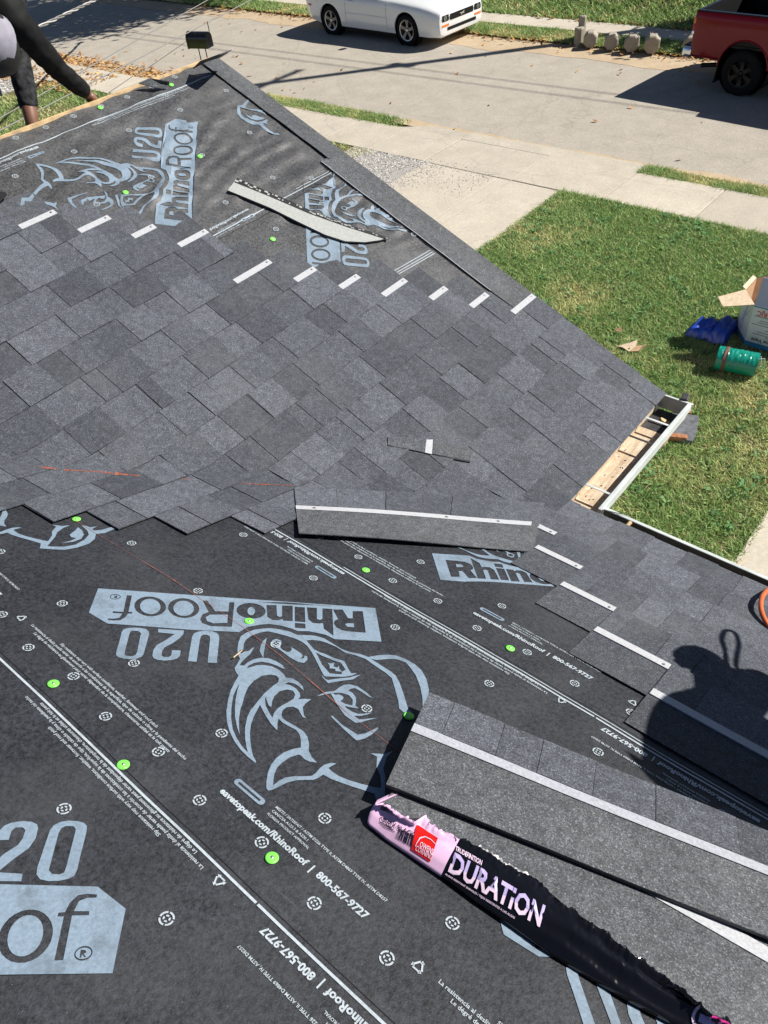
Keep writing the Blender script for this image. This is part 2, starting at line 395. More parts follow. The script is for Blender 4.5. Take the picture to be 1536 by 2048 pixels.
def ring_pts(a0, a1, r0, r1, n=5):
    A = np.linspace(a0, a1, n); V = [(r0*math.cos(a), r0*math.sin(a)) for a in A]+[(r1*math.cos(a), r1*math.sin(a)) for a in A]
    return V, [(i, n+i, n+i+1, i+1) for i in range(n-1)]
def flat_mesh(name, parts, mat):
    V = []; F = []
    for v, f in parts: k = len(V); V += [(x, y, 0) for x, y in v]; F += [tuple(i+k for i in reversed(q)) for q in f]
    me = bpy.data.meshes.new(name); me.from_pydata(V, [], F); me.materials.append(MATS[mat]); return me
_pr = []
for k in range(4):
    a = k*math.pi/2; _pr.append(ring_pts(a+0.12, a+math.pi/2-0.12, 0.0098, 0.0131)); _pr.append(ring_pts(a+0.30+0.785, a+math.pi/2-0.30+0.785, 0.0036, 0.0066, 4))
TARGET = flat_mesh('fastener_mark', _pr, 'print_white')
_pr = []
for k in range(3):
    a = k*2*math.pi/3+math.pi/2
    c, s = math.cos(a), math.sin(a); c2, s2 = math.cos(a+2.0944), math.sin(a+2.0944)
    p0 = np.array([c, s])*0.013; p1 = np.array([c2, s2])*0.013; d = (p1-p0)/np.linalg.norm(p1-p0); nn = np.array([-d[1], d[0]])*0.0016
    a0 = p0+d*0.004; a1 = p1-d*0.003; _pr.append(([a0+nn, a0-nn, a1-nn, a1+nn], [(0, 3, 2, 1)]))
    h = a1; _pr.append(([h+nn*2.4-d*0.003, h-nn*2.4-d*0.003, h+d*0.003], [(0, 2, 1)]))
RECYC = flat_mesh('recycling_mark', _pr, 'print_white')
def stamp(which, me, p, ang=0.0, n=0.0019):
    fn, par, e1, e2, nn = FR[which]; o = bpy.data.objects.new(me.name.split('.')[0], me); COL.objects.link(o); o.parent = par
    c, s = math.cos(ang), math.sin(ang); a = e1*c+e2*s; b = -e1*s+e2*c; P = fn(p, n)-root_loc(par)
    o.matrix_local = Matrix(((a[0], b[0], nn[0], P[0]), (a[1], b[1], nn[1], P[1]), (a[2], b[2], nn[2], P[2]), (0, 0, 0, 1))); return o
def strip_print(which, p0, p1, w, name, mat='print_white', n=0.0016, seg=24):
    p0 = np.array(p0, float); p1 = np.array(p1, float); d = p1-p0; L = np.linalg.norm(d); d /= L; u = np.array([-d[1], d[0]])*w/2
    V = []; F = []
    for i in range(seg+1):
        p = p0+d*L*i/seg; V += [p-u, p+u]
    F = [(2*i, 2*i+2, 2*i+3, 2*i+1) for i in range(seg)]
    fn, par, *_ = FR[which]; return obj(name, [fn(p, n) for p in V], F, mat, par)
def pill(which, O, r, L, w):
    V = []; k = 9
    for i in range(k): a = math.pi/2+math.pi*i/(k-1); V.append((w/2+w/2*math.cos(a), w/2*math.sin(a)))
    for i in range(k): a = -math.pi/2+math.pi*i/(k-1); V.append((L-w/2+w/2*math.cos(a), w/2*math.sin(a)))
    lay(which, O, r, V, [tuple(range(len(V)))], 'badge_print', 'print_blue')
    lay(which, O, r, [(w*0.6, -w*0.13), (L-w*0.6, -w*0.13), (L-w*0.6, w*0.13), (w*0.6, w*0.13)], [(0, 1, 2, 3)], 'badge_print', 'print_dark', 0.0024)
S_LA = 'La resistencia al desliz puede variar de acuerdo a las condiciones de la superficie, tipo de calzado o clima y la pendiente del techo'
S_LE = 'Le d\u00e9gr\u00e9 de r\u00e9sistance au glissement peut varier d\u00e9pendant de la temp\u00e9rature, chaussures utilis\u00e9 et le toit pente'
S_SL = 'Slip resistance may vary with surface conditions, weather, footwear and roof pitch'
S_URL = 'eavetopeak.com/RhinoRoof  |  800-567-9727'
S_MT = 'MEETS / SATISFAIT / ASTM D226 TYPE II, ASTM D4869 TYPE IV, ASTM D8257'
def edge_block(which, O, r, dv=0.0, what='rlums', skip=()):
    """edge printing of the film; O is the recycling mark, r the reading direction"""
    r = np.array(r, float); u = np.array([-r[1], r[0]]); at = lambda a, b: np.array(O)+r*a+u*(b+dv)
    if 'r' in what: stamp(which, RECYC, at(0, 0.002), math.atan2(r[1], r[0]))
    if 'l' in what:
        lay_text(which, at(0.071, -0.008), r, S_LE, 0.511, bold=0.012); lay_text(which, at(0.039, 0.004), r, S_LA, 0.581, bold=0.012); lay_text(which, at(0.144, 0.016), r, S_SL, 0.365, bold=0.012)
    if 'u' in what:
        lay_text(which, at(0.728, 0.002), r, S_URL, 0.378, bold=0.035); pill(which, at(0.727, 0.045), r, 0.082, 0.0165)
    if 'm' in what:
        lay_text(which, at(0.831, 0.054), r, S_MT, 0.280, bold=0.015); lay_text(which, at(0.832, 0.043), r, 'CAN/CSA A123.3 & A220.1', 0.095, bold=0.015); lay_text(which, at(0.831, 0.032), r, 'FLORIDA PRODUCT APPROVAL', 0.11, bold=0.015)
LOGO=[(1,[-1,2,-7427,-61,-7442,1479,-6199,1504,-5981,1347,-5797,1303,-5534,1246,-5244,1279,-5087,1188,-4823,1096,-4508,1049,-4275,1108,-3969,1231,-3753,1471,-2635,1516,-527,1469,-3,1071]),(2,[-7052,147,-7054,1130,-6661,1130,-6420,1100,-6264,985,-6212,833,-6237,703,-6338,612,-6215,181,-6488,146,-6618,532,-6744,517,-6767,183]),(3,[-6518,820,-6576,767,-6756,746,-6757,927,-6566,927]),(2,[-6199,159,-6179,1368,-5937,1090,-5919,846,-5810,881,-5648,878,-5530,733,-5498,177,-5775,166,-5761,682,-5842,718,-5911,664,-5928,170]),(2,[-5443,184,-5447,870,-5166,868,-5168,196]),(2,[-5446,933,-5451,1146,-5171,1143,-5172,935]),(2,[-5113,155,-5113,865,-4860,869,-4846,794,-4741,865,-4582,871,-4447,752,-4404,200,-4675,179,-4697,653,-4765,713,-4831,673,-4825,178]),(2,[-4394,516,-4382,602,-4348,683,-4295,753,-4226,810,-4145,849,-4056,869,-3965,870,-3876,850,-3795,811,-3726,755,-3672,685,-3638,605,-3625,520,-3634,434,-3665,352,-3717,279,-3786,220,-3868,178,-3959,156,-4053,155,-4144,176,-4228,217,-4298,275,-4351,347,-4383,429]),(3,[-4115,518,-4108,603,-4083,673,-4045,715,-4001,720,-3959,689,-3928,626,-3914,544,-3920,459,-3944,387,-3983,344,-4028,339,-4070,371,-4101,435]),(2,[-3550,171,-3558,1272,-3040,1307,-2802,1197,-2734,1030,-2775,803,-2919,685,-2714,187,-2831,172,-3083,637,-3422,622,-3417,189]),(3,[-2864,926,-2968,801,-3419,759,-3432,1122,-3079,1173,-2919,1096]),(2,[-2668,596,-2662,702,-2633,799,-2584,884,-2516,951,-2435,997,-2345,1019,-2251,1016,-2157,988,-2070,938,-1994,867,-1932,780,-1890,681,-1870,575,-1872,470,-1897,369,-1945,281,-2011,210,-2094,161,-2187,137,-2285,139,-2382,168,-2472,221,-2549,296,-2610,387,-2650,489]),(3,[-2531,602,-2529,683,-2511,759,-2479,826,-2436,878,-2383,914,-2323,931,-2261,930,-2199,909,-2141,870,-2090,815,-2049,747,-2021,670,-2007,588,-2007,506,-2024,428,-2054,360,-2097,305,-2151,267,-2212,248,-2276,250,-2340,272,-2399,313,-2451,370,-2491,440,-2519,519]),(2,[-1821,608,-1821,713,-1798,812,-1754,899,-1691,970,-1613,1020,-1525,1047,-1431,1050,-1337,1029,-1248,984,-1169,918,-1103,835,-1056,739,-1030,636,-1026,530,-1046,429,-1088,339,-1150,264,-1228,210,-1319,180,-1416,177,-1514,199,-1606,247,-1687,316,-1752,403,-1798,502]),(3,[-1686,612,-1688,694,-1675,770,-1648,838,-1608,893,-1559,932,-1502,953,-1440,955,-1379,938,-1320,902,-1267,851,-1223,786,-1191,711,-1173,630,-1169,549,-1180,471,-1206,401,-1245,344,-1296,303,-1354,280,-1417,278,-1480,295,-1541,332,-1594,386,-1638,454,-1669,531]),(2,[-769,214,-897,210,-937,935,-1036,932,-1035,998,-938,1010,-905,1167,-809,1308,-669,1337,-509,1323,-505,1268,-655,1262,-766,1206,-806,1027,-565,1026,-558,957,-816,951]),(2,[-630,303,-630,344,-614,383,-583,414,-542,434,-496,440,-450,432,-410,410,-380,378,-364,339,-364,298,-380,259,-410,227,-451,207,-498,201,-544,209,-585,231,-615,263]),(3,[-611,306,-610,338,-595,368,-569,392,-534,408,-495,413,-456,407,-422,391,-397,366,-384,336,-384,304,-399,274,-425,250,-460,234,-499,229,-539,234,-573,251,-598,275]),(4,[-539,250,-549,379,-476,370,-459,335,-495,312,-445,263,-470,259,-514,305,-514,253]),(1,[-949,1669,-1034,1610,-1173,1573,-1341,1566,-1480,1600,-1560,1690,-1586,1823,-1582,2592,-1548,2694,-1451,2775,-1319,2807,-1158,2797,-1037,2760,-974,2692,-953,2562,-942,2036,-930,1795]),(2,[-1128,1731,-1194,1695,-1315,1702,-1388,1776,-1393,1906,-1421,2532,-1400,2641,-1343,2685,-1206,2687,-1150,2629,-1142,2523,-1122,1855]),(1,[-1766,1562,-2393,1565,-2398,1711,-2334,1882,-2193,2099,-2026,2276,-1987,2416,-1995,2588,-2054,2643,-2170,2635,-2219,2566,-2210,2374,-2413,2364,-2419,2564,-2373,2664,-2276,2731,-2097,2778,-1933,2765,-1832,2711,-1791,2628,-1776,2419,-1828,2218,-2011,1999,-2193,1734,-1787,1705]),(1,[-2629,2752,-2618,1810,-2651,1661,-2741,1576,-2885,1521,-3084,1515,-3201,1570,-3268,1675,-3284,1818,-3302,2754,-3089,2764,-3062,1822,-3040,1721,-2962,1676,-2876,1690,-2830,1766,-2820,1910,-2830,2763]),(1,[-3762,2263,-3756,2086,-3764,1874,-3807,1639,-3939,1476,-4123,1341,-4349,1267,-4541,1228,-4792,1257,-5025,1321,-5238,1447,-5467,1658,-5670,2020,-5592,2110,-5483,1872,-5351,1717,-5160,1597,-4911,1499,-4660,1417,-4468,1369,-4279,1444,-4058,1595,-3945,1762,-3898,1920,-3896,2131,-3907,2262,-3857,2486]),(1,[-3771,2262,-3906,2248,-4032,2205,-4135,2046,-4155,2080,-4074,2319,-3957,2504,-3876,2669,-3846,2757,-3883,2781,-3953,2774,-4036,2639,-4174,2512,-4352,2436,-4535,2447,-4719,2544,-4867,2672,-4932,2807,-4859,2786,-4722,2700,-4539,2619,-4357,2588,-4180,2654,-4060,2764,-4012,2880,-4116,2815,-4255,2731,-4434,2708,-4615,2739,-4779,2850,-4906,3004,-4952,3123,-5104,3137,-5246,3246,-5351,3397,-5376,3554,-5280,3430,-5157,3321,-5015,3288,-4927,3354,-5051,3383,-5192,3490,-5279,3640,-5295,3768,-5234,3862,-5398,3836,-5546,3837,-5413,3986,-5361,4090,-5343,4122,-5366,4365,-5415,4481,-5339,4451,-5290,4322,-5240,4191,-5121,4119,-4969,4163,-4885,4279,-4862,4402,-4888,4519,-4989,4618,-5187,4756,-5351,4895,-5438,5060,-5467,5258,-5456,5456,-5516,5645,-5623,5796,-5466,5774,-5357,5706,-5294,5615,-5239,5586,-5058,5670,-4903,5825,-4797,5974,-4740,6158,-4725,6317,-4728,6452,-4849,6321,-4969,6236,-5151,6197,-5335,6188,-5504,6170,-5583,6096,-5681,5948,-5782,5846,-5927,5787,-6038,5801,-5939,5869,-5858,5935,-5932,6034,-6067,6149,-6295,6258,-6538,6336,-6760,6395,-6678,6525,-6587,6500,-6361,6423,-6134,6335,-5907,6237,-5741,6125,-5642,6213,-5533,6278,-5364,6286,-5181,6305,-5000,6372,-4836,6486,-4704,6572,-4631,6591,-4592,6535,-4587,6362,-4610,6125,-4673,5899,-4777,5707,-4931,5540,-5121,5432,-5289,5379,-5291,5159,-5260,4981,-5187,4860,-5039,4766,-4890,4660,-4802,4537,-4778,4691,-4786,4875,-4762,4889,-4645,4724,-4541,4520,-4451,4312,-4378,4122,-4260,4493,-4206,4754,-4195,5028,-4215,5270,-4259,5547,-4296,5692,-4364,5834,-4350,5876,-4173,5699,-4025,5519,-3886,5291,-3765,5011,-3688,4721,-3646,4372,-3652,4333,-3660,4000,-3698,3695,-3765,3430,-3844,3170,-3765,3027,-3734,2893,-3790,2720,-3841,2530,-3787,2377]),(2,[-4586,3047,-4729,3075,-4793,3178,-4769,3315,-4632,3486,-4450,3760,-4308,4048,-4200,4277,-4198,4234,-4114,4528,-4083,4877,-4103,5189,-4145,5447,-4183,5590,-4067,5452,-3927,5201,-3822,4918,-3768,4599,-3752,4292,-3755,4092,-3768,3867,-3828,3607,-3883,3445,-3848,3656,-3826,3987,-3827,4257,-3851,4547,-3914,4866,-3984,5086,-3956,4886,-3938,4587,-3952,4277,-3981,4148,-4020,3846,-4082,3559,-4208,3311,-4376,3121]),(2,[-4503,3832,-4486,3934,-4506,4156,-4531,4208,-4612,4420,-4669,4523,-4694,4378,-4767,4227,-4883,4095,-5036,3971,-4985,4008,-5139,3857,-5174,3700,-5121,3575,-4982,3548,-4808,3627,-4691,3817,-4644,3997,-4640,4171,-4648,4027,-4632,4188,-4605,4154,-4580,4151,-4525,3981]),(1,[-4457,1644,-4421,2015,-4399,2315,-4398,2446,-4348,2320,-4297,2178,-4317,1966,-4367,1778]),(1,[-4553,1850,-4610,1720,-4703,1664,-4818,1729,-4835,1850,-4784,1962,-4860,2089,-4973,2167,-5047,2145,-5094,2065,-5075,1961,-5216,2082,-5328,2190,-5364,2276,-5326,2368,-5261,2389,-5381,2377,-5420,2255,-5476,2294,-5483,2410,-5398,2541,-5251,2520,-5048,2366,-4823,2123,-4653,1961,-4568,1924]),(2,[-4787,1818,-4776,1862,-4743,1897,-4698,1913,-4653,1907,-4620,1879,-4607,1838,-4618,1793,-4650,1758,-4695,1742,-4741,1749,-4774,1776]),(1,[-5592,2110,-5670,2005,-5800,2097,-5930,2144,-6151,2285,-6402,2378,-6488,2660,-6552,2825,-6702,2797,-6564,2908,-6358,2968,-6081,2994,-5880,2998,-5815,2808,-5714,2475]),(2,[-5696,2108,-5853,2226,-5926,2263,-6128,2376,-6313,2451,-6420,2695,-6322,2789,-6307,2881,-6160,2883,-6013,2869,-5910,2686,-5841,2578,-5765,2324]),(3,[-5983,2478,-6057,2505,-6153,2455,-6121,2609,-6218,2643,-6266,2543,-6259,2682,-6322,2784,-6165,2776,-6160,2691,-6021,2690,-6029,2589]),(1,[-5814,2948,-5895,3093,-5966,3128,-6262,3033,-6485,2985,-6792,2845,-6573,3046,-6257,3135,-5961,3242,-5912,3160,-5843,3056]),(1,[-5671,3724,-5842,3593,-5877,3564,-6111,3505,-6245,3347,-6359,3256,-6488,3232,-6666,3284,-6885,3506,-7005,3681,-6927,3648,-6743,3465,-6606,3356,-6495,3393,-6436,3464,-6540,3535,-6601,3687,-6598,3842,-6570,3985,-6644,4062,-6383,4032,-6507,3951,-6523,3771,-6444,3622,-6269,3558,-6055,3575,-5892,3641]),(1,[-6010,3593,-6131,3944,-6301,4328,-6526,4554,-6648,4533,-6791,4463,-7044,4360,-6920,4376,-6761,4417,-6621,4439,-6540,4360,-6517,4325,-6646,4327,-6844,4252,-6938,4183,-6776,4232,-6617,4256,-6483,4192,-6351,4078,-6320,4005,-6510,4053,-6640,4068,-6514,3990,-6325,3928,-6224,3847,-6280,3791,-6311,3711,-6270,3650,-6201,3616,-6111,3637,-6069,3588]),(1,[-5981,4364,-6016,4349,-6231,4645,-6550,4927,-6722,4881,-6903,4753,-7031,4661,-7035,4708,-6891,4882,-6709,5031,-6520,5106,-6442,5025,-6226,4740,-6004,4423]),(1,[-5238,1447,-5451,1423,-5685,1419,-5916,1498,-5953,1526,-6140,1694,-6362,1902,-6588,2001,-6835,2052,-7030,2153,-7250,2369,-7562,2674,-7661,2808,-7725,3055,-7779,3512,-7821,4018,-7897,4099,-7697,4127,-7606,3995,-7621,3723,-7605,3579,-7585,3287,-7553,2916,-7405,2717,-7147,2452,-6955,2235,-6696,2111,-6450,2045,-6231,1824,-5948,1668,-5815,1620,-5622,1609,-5467,1651]),(1,[-7030,2153,-7281,2058,-7540,2004,-7774,2017,-8014,2145,-8223,2334,-8364,2570,-8432,2880,-8433,3296,-8393,3489,-8283,3839,-8171,3976,-8222,3635,-8231,3204,-8182,2760,-8086,2480,-7996,2281,-7776,2168,-7561,2175,-7223,2253,-7111,2219]),(1,[-6772,6559,-6930,6391,-6945,6102,-6884,5869,-6922,5563,-6794,5476,-6993,5474,-7067,5486,-7278,5385,-7136,5574,-7029,5892,-7045,6132,-6974,6687,-7098,6689,-7421,6634,-7678,6474,-7852,6135,-7901,5833,-7803,5602,-7577,5339,-7720,5338,-7828,5395,-8025,5307,-7918,5480,-7985,5569,-8205,5478,-8407,5287,-8522,5005,-8540,4843,-8664,4712,-8697,5024,-8543,5365,-8314,5659,-8084,5751,-8111,6041,-8015,6345,-7758,6624,-7463,6802,-7135,6829,-6814,6837]),(1,[-7508,5454,-7666,5627,-7766,5857,-7752,6104,-7596,6323,-7288,6461,-7497,6292,-7614,6104,-7469,6081,-7391,5949,-7430,5819,-7486,5660]),(1,[-5749,5978,-5877,6027,-6200,6282,-6567,6384,-6893,6421,-6778,6581,-6426,6441,-6027,6227,-5763,6097])]
def logo(which, O, r, clip=None):
    r = np.array(r, float)/np.linalg.norm(r); u = np.array([-r[1], r[0]]); O = np.array(O, float)
    VV = []; FF = []; LY = []
    for lay_, fl in LOGO:
        p = [(fl[i]/1e4, fl[i+1]/1e4) for i in range(0, len(fl), 2)]
        if sum(p[i-1][0]*p[i][1]-p[i][0]*p[i-1][1] for i in range(len(p))) < 0: p.reverse()
        k = len(VV); VV += [Vector(q) for q in p]; FF.append(list(range(k, k+len(p)))); LY.append(lay_)
    if which == 'b':
        VV += [Vector((a, b)) for a in np.arange(-0.86, 0.0, 0.02) for b in np.arange(0.0, 0.71, 0.02)]
    ov, oe, of, _, _, oof = delaunay_2d_cdt(VV, [], FF, 0, 1e-6, True)
    keep = []
    for f, src in zip(of, oof):
        if src and max(LY[s] for s in src) in (1, 3): keep.append(tuple(f))
    fn, par, *_ = FR[which]; P = [O+r*v.x+u*v.y for v in ov]
    if clip:
        keep = [f for f in keep if clip(sum((P[i] for i in f), np.zeros(2))/len(f))]
    used = sorted({i for f in keep for i in f}); mp = {i: k for k, i in enumerate(used)}
    return obj('logo_print', [fn(P[i], 0.0016 if which == 'a' else 0.0024) for i in used], [tuple(mp[i] for i in f) for f in keep], 'print_blue', par)
R1 = (-1, -1); R0 = (1, 1)
logo('a', (-1.522, 0.478), R1); logo('a', (-0.300, 0.495), R1); logo('a', (-2.744, 0.465), R1)
logo('a', (-0.630, -0.078), R0); logo('a', (-0.452, 1.818), R0, lambda p: p[1] < 2.18)
inb = lambda p: p[1] < (2.688 if p[0] > -1.97 else 2.738) and p[0] > -2.84
logo('b', (-2.505, 2.406), (-1, 1), inb); logo('b', (-2.505, 3.628), (-1, 1), inb); logo('b', (-1.472, 2.083), (1, -1), lambda p: inb(p) and p[0] > -1.855)
# edge lines
for a, b in ((-2.6, -1.79), (-1.785, -0.566), (-0.562, 0.66)): strip_print('a', (a, 0.1575), (b, 0.1575), 0.0052, 'line_print')
strip_print('a', (-1.66, 1.084), (-0.36, 1.084), 0.0052, 'line_print'); strip_print('a', (-0.355, 1.084), (0.7, 1.084), 0.0052, 'line_print')
strip_print('a', (-1.2, 1.096), (0.7, 1.096), 0.003, 'line_print')
for q_ in (0.170, 1.107): strip_print('a', (-2.6, q_), (0.9, q_), 0.0016, 'lap_edge', 'asphalt_black', 0.0012, 60)
strip_print('b', (-1.858, 1.85), (-1.858, 2.69), 0.0018, 'lap_edge', 'asphalt_black', 0.0014, 50)
edge_block('a', (-1.52, 0.266), (1, 0)); edge_block('a', (-0.298, 0.266), (1, 0), what='rl'); edge_block('a', (-2.742, 0.266), (1, 0), what='um')
edge_block('a', (-0.641, 0.142), (-1, 0), what='rl'); edge_block('a', (0.581, 0.142), (-1, 0), what='um')
edge_block('a', (-0.445, 1.075), (-1, 0)); edge_block('a', (0.777, 1.070), (-1, 0), what='um')
edge_block('a', (-1.535, 1.214), (1, 0)); edge_block('a', (-0.313, 1.218), (1, 0), what='r')
for row, step, x0, z in ((0.235, 0.152, -1.256, 1), (0.373, 0.304, -1.213, 0), (0.677, 0.304, -1.36, 0), (0.979, 0.304, -1.212, 0), (1.173, 0.152, -1.213, 1), (1.32, 0.304, -1.074, 0), (0.035, 0.304, -0.95, 0), (-0.27, 0.304, -0.80, 0)):
    for k in range(-6, 8):
        x = x0+k*step
        if -2.3 < x < 0.35: stamp('a', TARGET, (x, row+(0.009*(-1)**k if z else 0)+random.uniform(-0.003, 0.003)), random.uniform(0.2, 1.2))
# gable slope printing
strip_print('b', (-2.755, 1.0), (-2.755, 2.72), 0.0055, 'line_print', seg=80); strip_print('b', (-1.888, 1.90), (-1.890, 2.69), 0.0055, 'line_print', seg=40)
strip_print('b', (-1.905, 2.46), (-1.905, 2.69), 0.003, 'line_print', seg=20)
for dq in (0.0, 0.014, 0.026): strip_print('b', (-1.262+dq, 2.43), (-1.246+dq, 2.675), 0.004, 'line_print', seg=20)
edge_block('b', (-2.742, 2.423), (0, -1), dv=-0.002, what='rum'); edge_block('b', (-2.742, 2.60), (0, -1), dv=0.0, what='l')
edge_block('b', (-1.897, 2.90), (0, -1), dv=-0.035, what='um')
for row, step, y0 in ((-2.827, 0.15, 1.652), (-2.626, 0.3, 1.499), (-2.314, 0.3, 1.659), (-2.02, 0.3, 2.12), (-1.92, 0.3, 2.574), (-1.83, 0.6, 1.955), (-1.757, 0.3, 2.181), (-1.558, 0.3, 2.27), (-1.36, 0.3, 2.389)):
    for k in range(-1, 8):
        y = y0+k*step
        if 1.3 < y < 2.70 and -row > 0.95+(2.853-y)*1.067: stamp('b', TARGET, (row+random.uniform(-0.006, 0.006), y), random.uniform(0, 1), 0.003)
# green plastic cap nails
def cap_nail(which, p):
    m = MB(); m.lathe([(0.0001, 0.0022), (0.0035, 0.0024), (0.0045, 0.0030), (0.0105, 0.0026), (0.0126, 0.0012), (0.0128, 0.0)], axis=2, n=20)
    fn, par, e1, e2, nn = FR[which]; P = fn(p, 0.0022); R = np.column_stack([e1, e2, nn]); par = gable if which == 'b' else main
    c = obj('cap_nail', [P+R @ np.array(v) for v in m.v], m.f, 'cap_green', par, smooth=True)
    m = MB(); m.lathe([(0.0001, 0.0036), (0.0030, 0.0034), (0.0035, 0.0026)], axis=2, n=10); obj('nail_head', [P+R @ np.array(v) for v in m.v], m.f, 'steel', c, smooth=True)
for p in ((-1.869, 0.631), (-1.148, 1.139), (-1.17, 0.689), (-1.261, 0.198), (-0.968, 0.173), (-0.611, 0.237), (-0.67, 0.729), (-0.645, 1.156)): cap_nail('a', p)
for p in ((-2.316, 2.245), (-2.302, 1.804), (-1.724, 2.123), (-2.793, 2.496), (-2.816, 2.091)): cap_nail('b', p)
# snapped chalk line across the near underlayment
def chalk(px, name, w):
    P = [on_a(*p) for p in px]; V = []; F = []
    for i in range(len(P)-1):
        d = P[i+1]-P[i]; L = np.linalg.norm(d); d /= L; u = np.cross(N_A, d)*w/2
        nseg = max(2, int(L/0.02)); k = len(V)
        for j in range(nseg+1):
            ww = 0.25+0.75*abs(noise.noise((j*0.31+i*7, 1.5, 0)))*1.6; b = P[i]+d*L*j/nseg+N_A*0.0034; V += [b-u*ww, b+u*ww]
        F += [(k+2*j, k+2*j+2, k+2*j+3, k+2*j+1) for j in range(nseg)]
    return obj(name, V, F, 'chalk_orange', main)
chalk([(146, 1040), (345, 1160)], 'chalk_line', 0.0017); chalk([(345, 1160), (480, 1252), (560, 1312), (700, 1432), (800, 1506)], 'chalk_line', 0.0019)

# ------------------------------------------------------------------ shingles
def slab(fn, y0, y1, t0, t1, top, bot, dy=0.045, nt=2, skew=(0, 0), jag=0.0):
    ny = max(2, int(math.ceil((y1-y0)/dy))+1); V = []; F = []
    for i in range(ny):
        for j in range(nt):
            b = j/(nt-1); t = t0+(t1-t0)*b; ya, yb = y0+skew[0]*b, y1+skew[1]*b
            y = ya+(yb-ya)*i/(ny-1); tt = t+(random.uniform(-jag, jag) if j == 0 else 0)
            V.append(fn(y, tt, top(y, t)))
    F = [(i*nt+j, i*nt+j+1, (i+1)*nt+j+1, (i+1)*nt+j) for i in range(ny-1) for j in range(nt-1)]
    rim = [i*nt for i in range(ny)]+[(ny-1)*nt+j for j in range(1, nt)]+[i*nt+nt-1 for i in range(ny-2, -1, -1)]+[j for j in range(nt-2, 0, -1)]
    k = len(V)
    for r_ in rim:
        i, j = divmod(r_, nt); b = j/(nt-1); t = t0+(t1-t0)*b; ya, yb = y0+skew[0]*b, y1+skew[1]*b
        V.append(fn(ya+(yb-ya)*i/(ny-1), t, bot(ya+(yb-ya)*i/(ny-1), t)))
    m = len(rim); F += [(rim[i], rim[(i+1) % m], k+(i+1) % m, k+i) for i in range(m)]
    return V, F
def flip_up(V, F, up):
    """make the sheet face up"""
    a = np.array(V[F[0][1]])-np.array(V[F[0][0]]); b = np.array(V[F[0][2]])-np.array(V[F[0][0]])
    return F if np.cross(a, b) @ up > 0 else [tuple(reversed(f)) for f in F]
def lay_shingle(fn, up, parent, y0, y1, tb, lift=0.0, strip=None, rag=0.0, seed=0, tabs=True, clip_lo=None):
    """one laminated shingle: backing sheet, raised tabs along its lower half, white nailing strip"""
    rs = random.Random(seed); wob = rs.uniform(0, 9)
    h = lambda y, t: 0.0088-0.0225*(t-tb)+lift+0.0016*noise.noise((y*4, t*3, wob))
    V, F = slab(fn, y0+0.001, y1-0.001, tb, tb+SH_H, h, lambda y, t: h(y, t)-0.0028, nt=4)
    s = obj('shingle', V, flip_up(V, F, up), 'granules_base', parent)
    if tabs:
        y = y0; raised = rs.random() < 0.5; first = True
        while y < y1-0.03:
            w = rs.uniform(0.10, 0.19) if raised else rs.uniform(0.085, 0.165)
            if first: w *= rs.uniform(0.5, 1); first = False
            e = min(y+w, y1)
            if y1-e < 0.05: e = y1
            if raised:
                a, b = max(y, y0+0.0015), min(e, y1-0.0015)
                V, F = slab(fn, a, b, tb-0.0015, tb+EXPO+0.008, lambda yy, t: h(yy, t)+0.0028, lambda yy, t: h(yy, t)-0.0005, nt=3, skew=(rs.uniform(-.003, .006), rs.uniform(-.006, .003)))
                obj('tab', V, flip_up(V, F, up), 'granules', s)
            else:   # the open slot shows a band of the backing sheet: a thin blend of granules of its own tone
                V, F = slab(fn, max(y, y0+0.002)+0.0005, min(e, y1-0.002)-0.0005, tb+0.002, tb+EXPO+0.004, lambda yy, t: h(yy, t)+0.0007, lambda yy, t: h(yy, t)-0.001, nt=2)
                obj('tab', V, flip_up(V, F, up), 'granules', s)
            y = e; raised = not raised
    if strip:
        V, F = slab(fn, strip[0], strip[1]-0.004, tb+EXPO+0.003, tb+EXPO+0.032, lambda y, t: h(y, t)+0.0036, lambda y, t: h(y, t)-0.0005, nt=2)
        st = obj('nail_strip', V, flip_up(V, F, up), 'nail_strip', s)
        yn = strip[1]-0.022; c = fn(yn, tb+EXPO+0.021, h(yn, tb)+0.0005); m = MB(); e1 = fn(yn+0.005, tb+EXPO+0.021, h(yn, tb)+0.0005)-c
        e2 = np.cross(up, e1); m.add([c+e1*0.9*math.cos(a)+e2*0.9*math.sin(a)+up*0.0006 for a in np.linspace(0, 2*math.pi, 10, endpoint=False)], [tuple(range(10))]); m.build('nail_head', 'steel', s)
    return s
HI = {0: 2.853, 1: 2.853, 2: 2.853, 3: 2.853, 4: 2.853, 5: 2.669, 6: 2.541, 7: 2.424, 8: 2.267, 9: 2.143, 10: 2.016, 11: 1.806, 12: 1.925, 13: 1.766, 14: 1.651, 15: 1.496, 16: 1.325, 17: 1.15}
LO = {0: 1.78, 1: 1.62, 2: 1.30, 3: 1.05, 4: 0.908, 5: 0.722, 6: 0.588, 7: 0.471, 8: 0.34, 9: 0.20, 10: 0.07, 11: -0.06, 12: -0.15, 13: -0.2, 14: -0.1, 15: 0.1, 16: 0.3, 17: 0.4}
SD = 100
